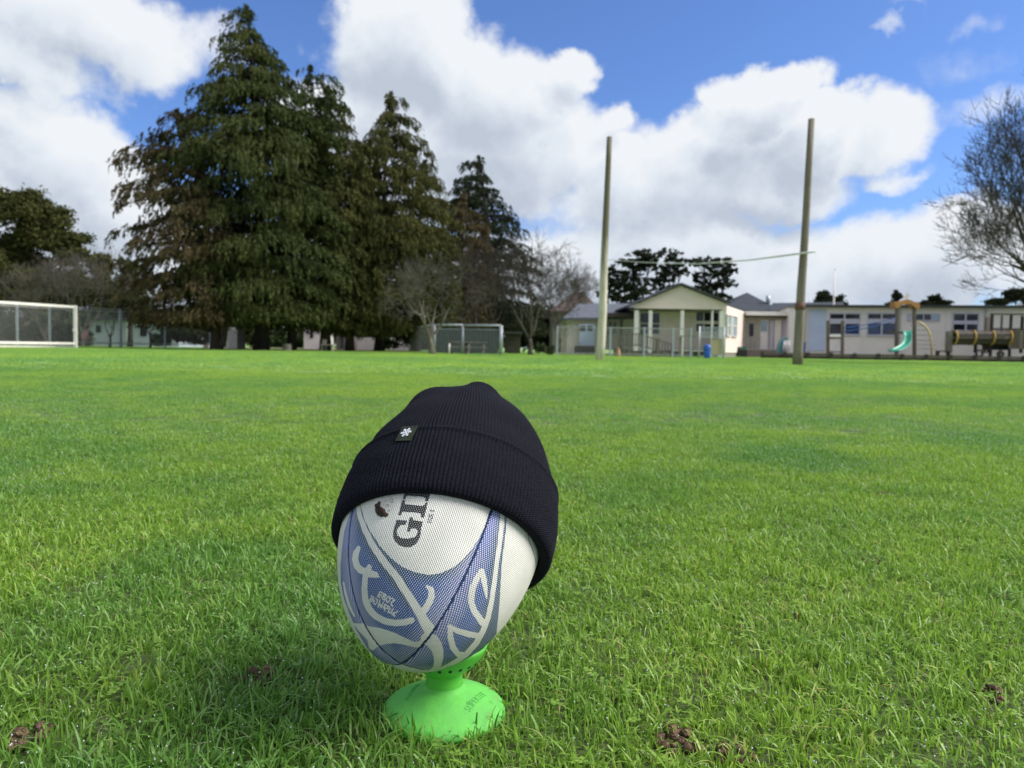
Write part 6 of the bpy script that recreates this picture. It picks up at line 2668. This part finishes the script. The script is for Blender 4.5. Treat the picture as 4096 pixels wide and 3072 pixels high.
def link_building():
    D = 46.5
    f = Fac(2972, D, 3160, D)
    t = thing('link_building', 'flat-roofed passage with a white fascia and glazed doors between house and classroom', 'building', f.a)
    w = MB()
    f.box(w, 2974, 1268, 3160, 1396, -3, 0)
    w.put('wall', mat('stained_cream_wall', (0.50, 0.46, 0.38), (0.36, 0.33, 0.28), rough=0.8, scale=1.8, stretch=(2.5, 1, 0.4)), t)
    w = MB()
    f.box(w, 2988, 1246, 3160, 1262, -3.2, 0.7)
    w.put('fascia', MT['whitepaint'], t)
    w = MB()
    f.box(w, 2986, 1263, 3158, 1267.5, -0.2, 0.6)
    w.put('soffit', MT['timberdark'], t)
    for (a, b, c_, d, m, nm) in ((2998, 1295, 3014, 1345, 'glass', 'side_window'), (3042, 1280, 3072, 1398, 'whitepaint', 'door'), (3080, 1282, 3094, 1398, 'lilac', 'door'), (3098, 1280, 3124, 1398, 'white', 'door'), (3130, 1282, 3150, 1398, 'lilac', 'door')):
        w = MB()
        f.box(w, a, b, c_, d, 0.003, 0.06)
        w.put(nm, MT[m], t)
    w = MB()
    f.box(w, 3044, 1284, 3070, 1326, 0.062, 0.07)
    w.put('door_pane', MT['paleglass'], t)
    w = MB()
    f.box(w, 2985, 1398, 3110, 1424, -0.2, 1.6)
    w.v = [(v[0], v[1], 0.0 if v[2] < 0.25 else v[2]) for v in w.v]
    w.put('steps', mat('brown_concrete_steps', (0.20, 0.165, 0.14), (0.15, 0.125, 0.11), rough=0.9), t)


link_building()


def classroom():
    f = Fac(3152, 45.2, 4560, 41.2)
    t = thing('classroom_block', 'long single-storey white classroom block with a thin dark flat roof', 'building', f.a)

    def fb(x0, y0, x1, y1, d0, d1, nm, m, ground=False, **kw):
        w = MB()
        f.box(w, x0, y0, x1, y1, d0, d1)
        if ground:
            z_ = sorted(v[2] for v in w.v)
            w.v = [(v[0], v[1], 0.0 if v[2] < (z_[0] + z_[-1]) / 2 else v[2]) for v in w.v]
        return w.put(nm, MT[m], t, **kw)
    sL = f.uv(3152, 1300)[0]
    w = MB()
    zt = f.uv(3700, 1231)[1]
    f.sbox(w, 0, f.L, 0, zt, -7, 0)
    w.put('wall', MT['white'], t)
    s0 = f.uv(3215, 1228)[0]
    w = MB()
    f.sbox(w, s0, f.L + 0.5, zt + 0.005, zt + 0.13, -7.3, 0.45)
    w.put('roof', MT['roofdark'], t)
    w = MB()
    f.sbox(w, -0.1, s0 - 0.02, zt + 0.005, zt + 0.07, -7.3, 0.12)
    w.put('roof', MT['timbergrey'], t)
    w = MB()
    f.sbox(w, s0, f.L, zt - 0.14, zt - 0.004, 0.002, 0.05)
    w.put('fascia', MT['whitepaint'], t)
    fb(3234, 1236, 3302, 1404, 0.003, 0.05, 'blue_panel', 'bluepanel')
    fb(3226, 1236, 3231, 1408, 0.003, 0.07, 'cover_strip', 'cream')
    for x in (3305, 3450, 3590, 3782, 3935):
        fb(x, 1240, x + 3, 1408, 0.003, 0.03, 'cover_strip', 'whitepaint')
    window(f, t, 3320, 1256, 3438, 1336, 0.004, 2, 2, frame=MT['lilac'], panes=[MT['glass'], MT['glass'], MT['glass'], MT['blueglass']], fw=5, mid=(1275, 1295))
    window(f, t, 3472, 1256, 3582, 1338, 0.004, 2, 2, frame=MT['lilac'], panes=[MT['glass'], MT['glass'], MT['blueglass'], MT['blueglass']], fw=5, mid=(1275, 1293))
    window(f, t, 3632, 1257, 3758, 1280, 0.004, 4, 1, frame=MT['lilac'], panes=[MT['lilac'], MT['glass'], MT['glass'], MT['paleglass']], fw=3)
    window(f, t, 3815, 1256, 3912, 1320, 0.004, 2, 2, frame=MT['lilac'], panes=MT['glass'], fw=5, mid=(1282, 1297))
    fb(4075, 1212, 4088, 1240, -0.6, -0.4, 'roof_pipe', 'whitepaint')
    for x in (3218, 3598, 3940):
        fb(x, 1236, x + 4, 1410, 0.055, 0.13, 'downpipe', 'galv')


classroom()
p0 = gnd(3327, 56)
H = at(3327, 1080, 56)[2]
t = thing('flagpole', 'thin white flagpole standing behind the classroom roof', 'flagpole', p0)
MB().tube([p0, p0 + [0, 0, H * 0.6], p0 + [0, 0, H]], [0.10, 0.075, 0.03], 8).put('pole', MT['whitepaint'], t, smooth=True)
MB().lathe([(0.001, 0.09), (0.05, 0.05), (0.06, 0), (0.001, -0.05)], p0 + [0, 0, H + 0.02], 8).put('finial', MT['galv'], t, smooth=True)


# ------------------------------------------------------------------ playground
def edging():
    f = Fac(3046, 39.4, 4600, 37.0)
    t = thing('playground_edging', 'long low dark timber edging with short posts in front of the playground', 'edging', f.a)
    n = 16
    for k in range(n):
        s0, s1 = f.L * k / n + 0.02, f.L * (k + 1) / n - 0.02
        for z0, z1, mm in ((0.012, 0.17, 'timberdark'), (0.178, 0.30 + 0.01 * (k % 3), 'timber')):
            w = MB()
            f.sbox(w, s0, s1, z0, z1, -0.06, 0)
            w.put('board', MT[mm], t)
        w = MB()
        f.sbox(w, f.L * k / n - 0.07, f.L * k / n + 0.07, 0, 0.36, 0.004, 0.13)
        w.put('edging_post', MT['timberdark'], t)


edging()


def tower():
    D = 40.6
    f = Fac(3560, D, 3700, D)
    t = thing('play_tower', 'two-post play tower with a wavy orange roof and small finial', 'play equipment', f.a)
    for x in (3588, 3657):
        b, h = f.W(x + (2 if x > 3600 else -2), 1412, 0), f.W(x, 1228, 0)
        MB().beam([b[0], b[1], 0], h, 0.14, 0.14, up=(0, 1, 0)).put('post', MT['timber'], t)
    # roof: a thick wave spanning the posts
    top = [(3578, 1205), (3592, 1208), (3606, 1206), (3620, 1200), (3632, 1197), (3646, 1202), (3660, 1208), (3680, 1213)]
    bot = [(3680, 1232), (3668, 1236), (3660, 1228), (3646, 1218), (3632, 1215), (3618, 1217), (3604, 1222), (3594, 1233), (3582, 1232)]
    fr = [f.W(x, y, 0.15) for x, y in top + bot]
    bk = [p - f.n * 0.55 for p in fr]
    m_ = MB()
    m_.poly(fr[::-1], bk[::-1])
    m_.put('roof', MT['orange'], t)
    p = f.W(3627, 1197, -0.4)
    MB().tube([p + [0, 0, -0.03], p + [0.0, 0, 0.16]], 0.03, 6).put('finial', MT['yellow'], t)
    MB().tube([p + [-0.16, 0, 0.10], p + [0.0, 0, 0.13], p + [0.14, 0, 0.22]], 0.035, 6).put('finial_vane', MT['yellow'], t)
    MB().tube([p + [-0.02, 0, 0.2], p + [0.03, 0, 0.34]], 0.03, 6).put('finial', MT['yellow'], t)
    a, b = f.W(3590, 1329, 0), f.W(3657, 1329, 0)
    MB().box(a[0], b[0], a[1], a[1] + 1.3, a[2] - 0.04, a[2] + 0.05).put('platform', MT['timber'], t)


def slide():
    D = 40.3
    f = Fac(3540, D, 3660, D)
    t = thing('playground_slide', 'teal green plastic slide curving down to the left from the play tower', 'slide', f.a)
    le = [(3608, 1327, -0.1), (3609, 1345, 0.0), (3610, 1360, 0.10), (3603, 1376, 0.25), (3589, 1388, 0.45), (3570, 1397, 0.65), (3548, 1404, 0.80)]
    ri = [(3645, 1327, -0.1), (3644, 1345, 0.06), (3643, 1365, 0.22), (3636, 1383, 0.50), (3621, 1397, 0.80), (3598, 1407, 1.10), (3566, 1411, 1.25)]
    k = 9
    V, Fq = [], []
    for a_, b_ in zip(le, ri):
        P0, P1 = f.W(*a_), f.W(*b_)
        for j in range(k):
            u = j / (k - 1)
            V.append(P0 * (1 - u) + P1 * u + (f.n * 0.8 + np.array([0, 0, 0.6])) * 0.11 * abs(2 * u - 1) ** 3)
    n = len(le)
    for i in range(n - 1):
        for j in range(k - 1):
            q = i * k + j
            Fq.append((q, q + 1, q + k + 1, q + k))
    me = fast_mesh('chute', V, Fq, [MT['green_slide']], smooth=True)
    o = put('chute', me, t)
    so = o.modifiers.new('shell', 'SOLIDIFY')
    so.thickness = 0.04


def swing_frame():
    D = 40.2
    f = Fac(3290, D, 3400, D)
    t = thing('climbing_frame', 'brown timber climbing frame with a small white platform before the left window', 'play equipment', f.a)
    for x in (3312, 3370):
        for dd in (0,):
            b = f.W(x, 1412, 0) + f.n * dd
            h = f.W(x, 1282, 0) + f.n * dd
            MB().beam([b[0], b[1], 0], h, 0.13, 0.13, up=(0, 1, 0)).put('post', MT['timber'], t)
    a, b = f.W(3318, 1352, 0.08), f.W(3366, 1352, 0.08)
    MB().beam(a, b, 0.09, 0.11).put('crossbeam', MT['timber'], t)
    m_ = MB()
    f.box(m_, 3319, 1338, 3364, 1347, 0.02, 0.06)
    m_.put('white_board', MT['whitepaint'], t)
    p, q = f.W(3322, 1400, 0.02), f.W(3364, 1400, 0.02)
    for k in range(5):
        a = f.W(3322 + k * 8, 1398 - k * 8, 0.03)
        MB().tube([a, a + [0.35, 0, 0.02]], 0.018, 6).put('rung', MT['galv'], t)
    m_ = MB()
    f.box(m_, 3318, 1405, 3366, 1410, -0.1, 0.1)
    m_.put('step', MT['timber'], t)


tower()
slide()
swing_frame()
ft = Fac(3370, 40.2, 3590, 40.6)
for y0, y1, sg, lb in ((1312, 1272, 8, 'upper blue rope slung between the climbing frame and the play tower'), (1326, 1283, 10, 'lower blue rope slung between the climbing frame and the play tower')):
    P_ = []
    for k in range(11):
        f_ = k / 10
        P_.append(ft.W(3374 + (3582 - 3374) * f_, y0 + (y1 - y0) * f_ + sg * 4 * f_ * (1 - f_) * 0.5, 0.09))
    MB().tube(P_, 0.028, 6).put('rope', MT['bluerope'], smooth=True, label=lb, cat='rope', group='blue ropes of the playground')


def arc_climber():
    f = Fac(3640, 40.0, 3760, 40.0)
    t = thing('arched_climber', 'faded yellow arched climbing pole with thin rungs right of the slide', 'play equipment', f.a)
    for dd, w in ((0.0, 0.055), (-0.7, 0.045)):
        P_ = [f.W(x, y, dd) for x, y in ((3668, 1287), (3684, 1292), (3700, 1304), (3713, 1322), (3721, 1342), (3725, 1365), (3727, 1388), (3727, 1411))]
        P_[-1][2] = 0
        MB().tube(P_, w, 8).put('arch_pole', MT['yellow'], t, smooth=True)
    for k, (x, y) in enumerate(((3698, 1302), (3712, 1321), (3720, 1341), (3724, 1362), (3726, 1380), (3727, 1396))):
        a = f.W(x, y, 0)
        MB().tube([a + [0.0, 0.0, 0], a + [-0.42, 0.7, 0.02]], 0.016, 6).put('rung', MT['timbergrey'], t, smooth=True)
        MB().tube([a + [0.0, 0.0, 0], a + [0.30, 0.05, 0.02]], 0.014, 6).put('rung', MT['timbergrey'], t, smooth=True)


arc_climber()


def tunnel():
    D = 39.2
    f = Fac(3795, D, 4040, D)
    t = thing('slatted_tunnel', 'horizontal barrel tunnel of brown timber slats bound with yellow ropes', 'play equipment', f.a)
    c0, c1 = f.W(3808, 1351, 0), f.W(4036, 1351, 0)
    R = 27 * D / F
    n = 24
    for k in range(n):
        a = 2 * pi * k / n
        o = np.array([0, -cos(a) * R, sin(a) * R])
        tn = np.array([0, sin(a), cos(a)]) * (pi * R / n * 0.86)
        nr = np.array([0, -cos(a), sin(a)]) * 0.02
        j = random.uniform(-0.02, 0.02)
        a0, a1 = c0 + o + [j, 0, 0], c1 + o
        MB().hexa([a0 - tn - nr, a1 - tn - nr, a1 + tn - nr, a0 + tn - nr, a0 - tn + nr, a1 - tn + nr, a1 + tn + nr, a0 + tn + nr]).put('slat', MT['timberdark'] if k % 3 else MT['timber'], t)
    for x in (3813, 3886, 3961, 4030):
        c = f.W(x, 1351, 0)
        pts = [c + [0.02 * sin(i), -cos(i) * (R + 0.035), sin(i) * (R + 0.035)] for i in np.linspace(0, 2 * pi, 21)]
        MB().tube(pts, 0.05, 6, cap=False).put('rope_ring', MT['rope'], t, smooth=True)
    m_ = MB()
    f.box(m_, 3797, 1325, 3811, 1412, -0.25, 0.12)
    m_.v = [(v[0], v[1], 0.0 if v[2] < 0.4 else v[2]) for v in m_.v]
    m_.put('end_post', MT['timbergrey'], t)
    for x in (3905, 3940, 3958):
        m_ = MB()
        f.box(m_, x - 4, 1380, x + 4, 1412, -0.3, -0.15)
        m_.v = [(v[0], v[1], 0.0 if v[2] < 0.25 else v[2]) for v in m_.v]
        m_.put('support', MT['timberdark'], t)


tunnel()


def fort():
    D = 39.4
    f = Fac(3930, D, 4330, D - 0.8)
    t = thing('play_fort', 'brown timber play fort with tall posts and a plank front at the right edge', 'play equipment', f.a)
    k = 0
    x = 4038
    while x < 4320:
        m_ = MB()
        f.box(m_, x, 1322 - (k % 3), x + 9.2, 1396, 0, 0.045)
        m_.put('plank', MT['timber'] if k % 4 else MT['timbergrey'], t)
        x += 10.6
        k += 1
    for x, y in ((3968, 1258), (4044, 1258), (4090, 1266), (4160, 1258), (4250, 1258)):
        m_ = MB()
        f.box(m_, x - 4, y, x + 4, 1412, -0.2, -0.06)
        m_.v = [(v[0], v[1], 0.0 if v[2] < 0.5 else v[2]) for v in m_.v]
        m_.put('post', MT['timberdark'], t)
    fbk = Fac(3930, D + 1.6, 4330, D + 0.8)
    for x in (3964, 4006, 4086, 4170):
        m_ = MB()
        fbk.box(m_, x - 3, 1262, x + 3, 1412, -0.1, 0.0)
        m_.v = [(v[0], v[1], 0.0 if v[2] < 0.5 else v[2]) for v in m_.v]
        m_.put('post', MT['timber'], t)
    for ff, y in ((f, 1254), (fbk, 1254)):
        m_ = MB()
        ff.box(m_, 3964, y, 4326, y + 6.5, -0.16, 0.0)
        m_.put('top_rail', MT['timber'], t)
    m_ = MB()
    fbk.box(m_, 3970, 1314, 4330, 1322, -0.06, 0.0)
    m_.put('mid_rail', MT['timber'], t)
    # dark boarded box at the left
    fl = Fac(3932, D - 0.2, 3966, D + 1.6)
    for k in range(5):
        m_ = MB()
        s0 = fl.L * k / 5 + 0.01
        fl.sbox(m_, s0, s0 + fl.L / 5 - 0.02, f.uv(3940, 1324)[1], f.uv(3940, 1268 - k * 2)[1], -0.03, 0.0)
        m_.put('side_plank', MT['timberdark'], t)
    m_ = MB()
    f.box(m_, 3970, 1377, 4326, 1384, -1.6, -0.21)
    m_.put('fort_floor', MT['timberdark'], t)
    m_ = MB()
    f.box(m_, 3945, 1378, 4034, 1400, -1.0, -0.5)
    m_.put('dark_skirt', MT['rubber'], t)


fort()
g = gnd(3770, 38.9)
t = thing('low_bench', 'small dark timber bench left of the slatted tunnel', 'bench', g)
MB().box(g[0] - 0.33, g[0] + 0.33, g[1] - 0.15, g[1] + 0.15, 0.50, 0.56).put('seat', MT['timberdark'], t)
for s_ in (-0.28, 0.28):
    MB().box(g[0] + s_ - 0.04, g[0] + s_ + 0.04, g[1] - 0.13, g[1] + 0.13, 0, 0.498).put('leg', MT['timberdark'], t)
for i, (px, r) in enumerate(((3916, 0.17), (4000, 0.15))):
    g = gnd(px, 38.6)
    c = g + [0, 0, r + 0.28]
    pts = [c + [cos(a) * r, 0, sin(a) * r] for a in np.linspace(0, 2 * pi, 17)]
    MB().tube(pts, 0.055, 8, cap=False).put('tyre', MT['rubber'], smooth=True, label=('black tyre hanging under the left half of the slatted tunnel', 'black tyre hanging under the right end of the slatted tunnel')[i], cat='tyre', group='tyres under the tunnel')

# teal covered stack and white chairs by the link building
f = Fac(3115, 40.6, 3180, 40.6)
t = thing('covered_trolley', 'teal domed cover over pale folded frames left of the right goal post', 'trolley', f.a)
out = [(3118, 1412), (3120, 1386), (3126, 1368), (3138, 1354), (3152, 1350), (3153, 1356), (3142, 1362), (3133, 1374), (3130, 1390), (3130, 1412)]
fr = [f.W(x, y, 0) for x, y in out]
MB().poly(fr, [p - f.n * 0.5 for p in fr]).put('teal_cover', MT['teal'], t)
for k in range(5):
    a, b = f.W(3133 + k * 7, 1408, 0.02), f.W(3137 + k * 5, 1362 + (k % 2) * 6, 0.02)
    MB().tube([a, b], 0.025, 6).put('frame_tube', MT['lilac'] if k % 2 else MT['whitepaint'], t, smooth=True)
MB().box(f.a[0] + 0.05, f.a[0] + 0.75, f.a[1] + 0.05, f.a[1] + 0.45, 0.0, 0.30).put('trolley_base', MT['timberdark'], t)

# a hill of trees far behind so that the horizon is closed
rr = random.Random(4)
cl = []
for x in range(-3200, 7400, 150):
    cl.append((x, 1372 + 0.0125 * (x - 2048) + rr.uniform(-5, 5), 100, 24))
wood = clumpy_tree(2048, 210, cl, 2048, 0, FOL['hedge'], 'far belt of dark trees closing the horizon', seed=99, dens=0.03, leaf=1.0, name='far_wood', limbs=False)
wc = wood.children[0]
wc.parent = None
wc.location = wood.location
wc.name = 'distant_wood'
bpy.data.objects.remove(wood)
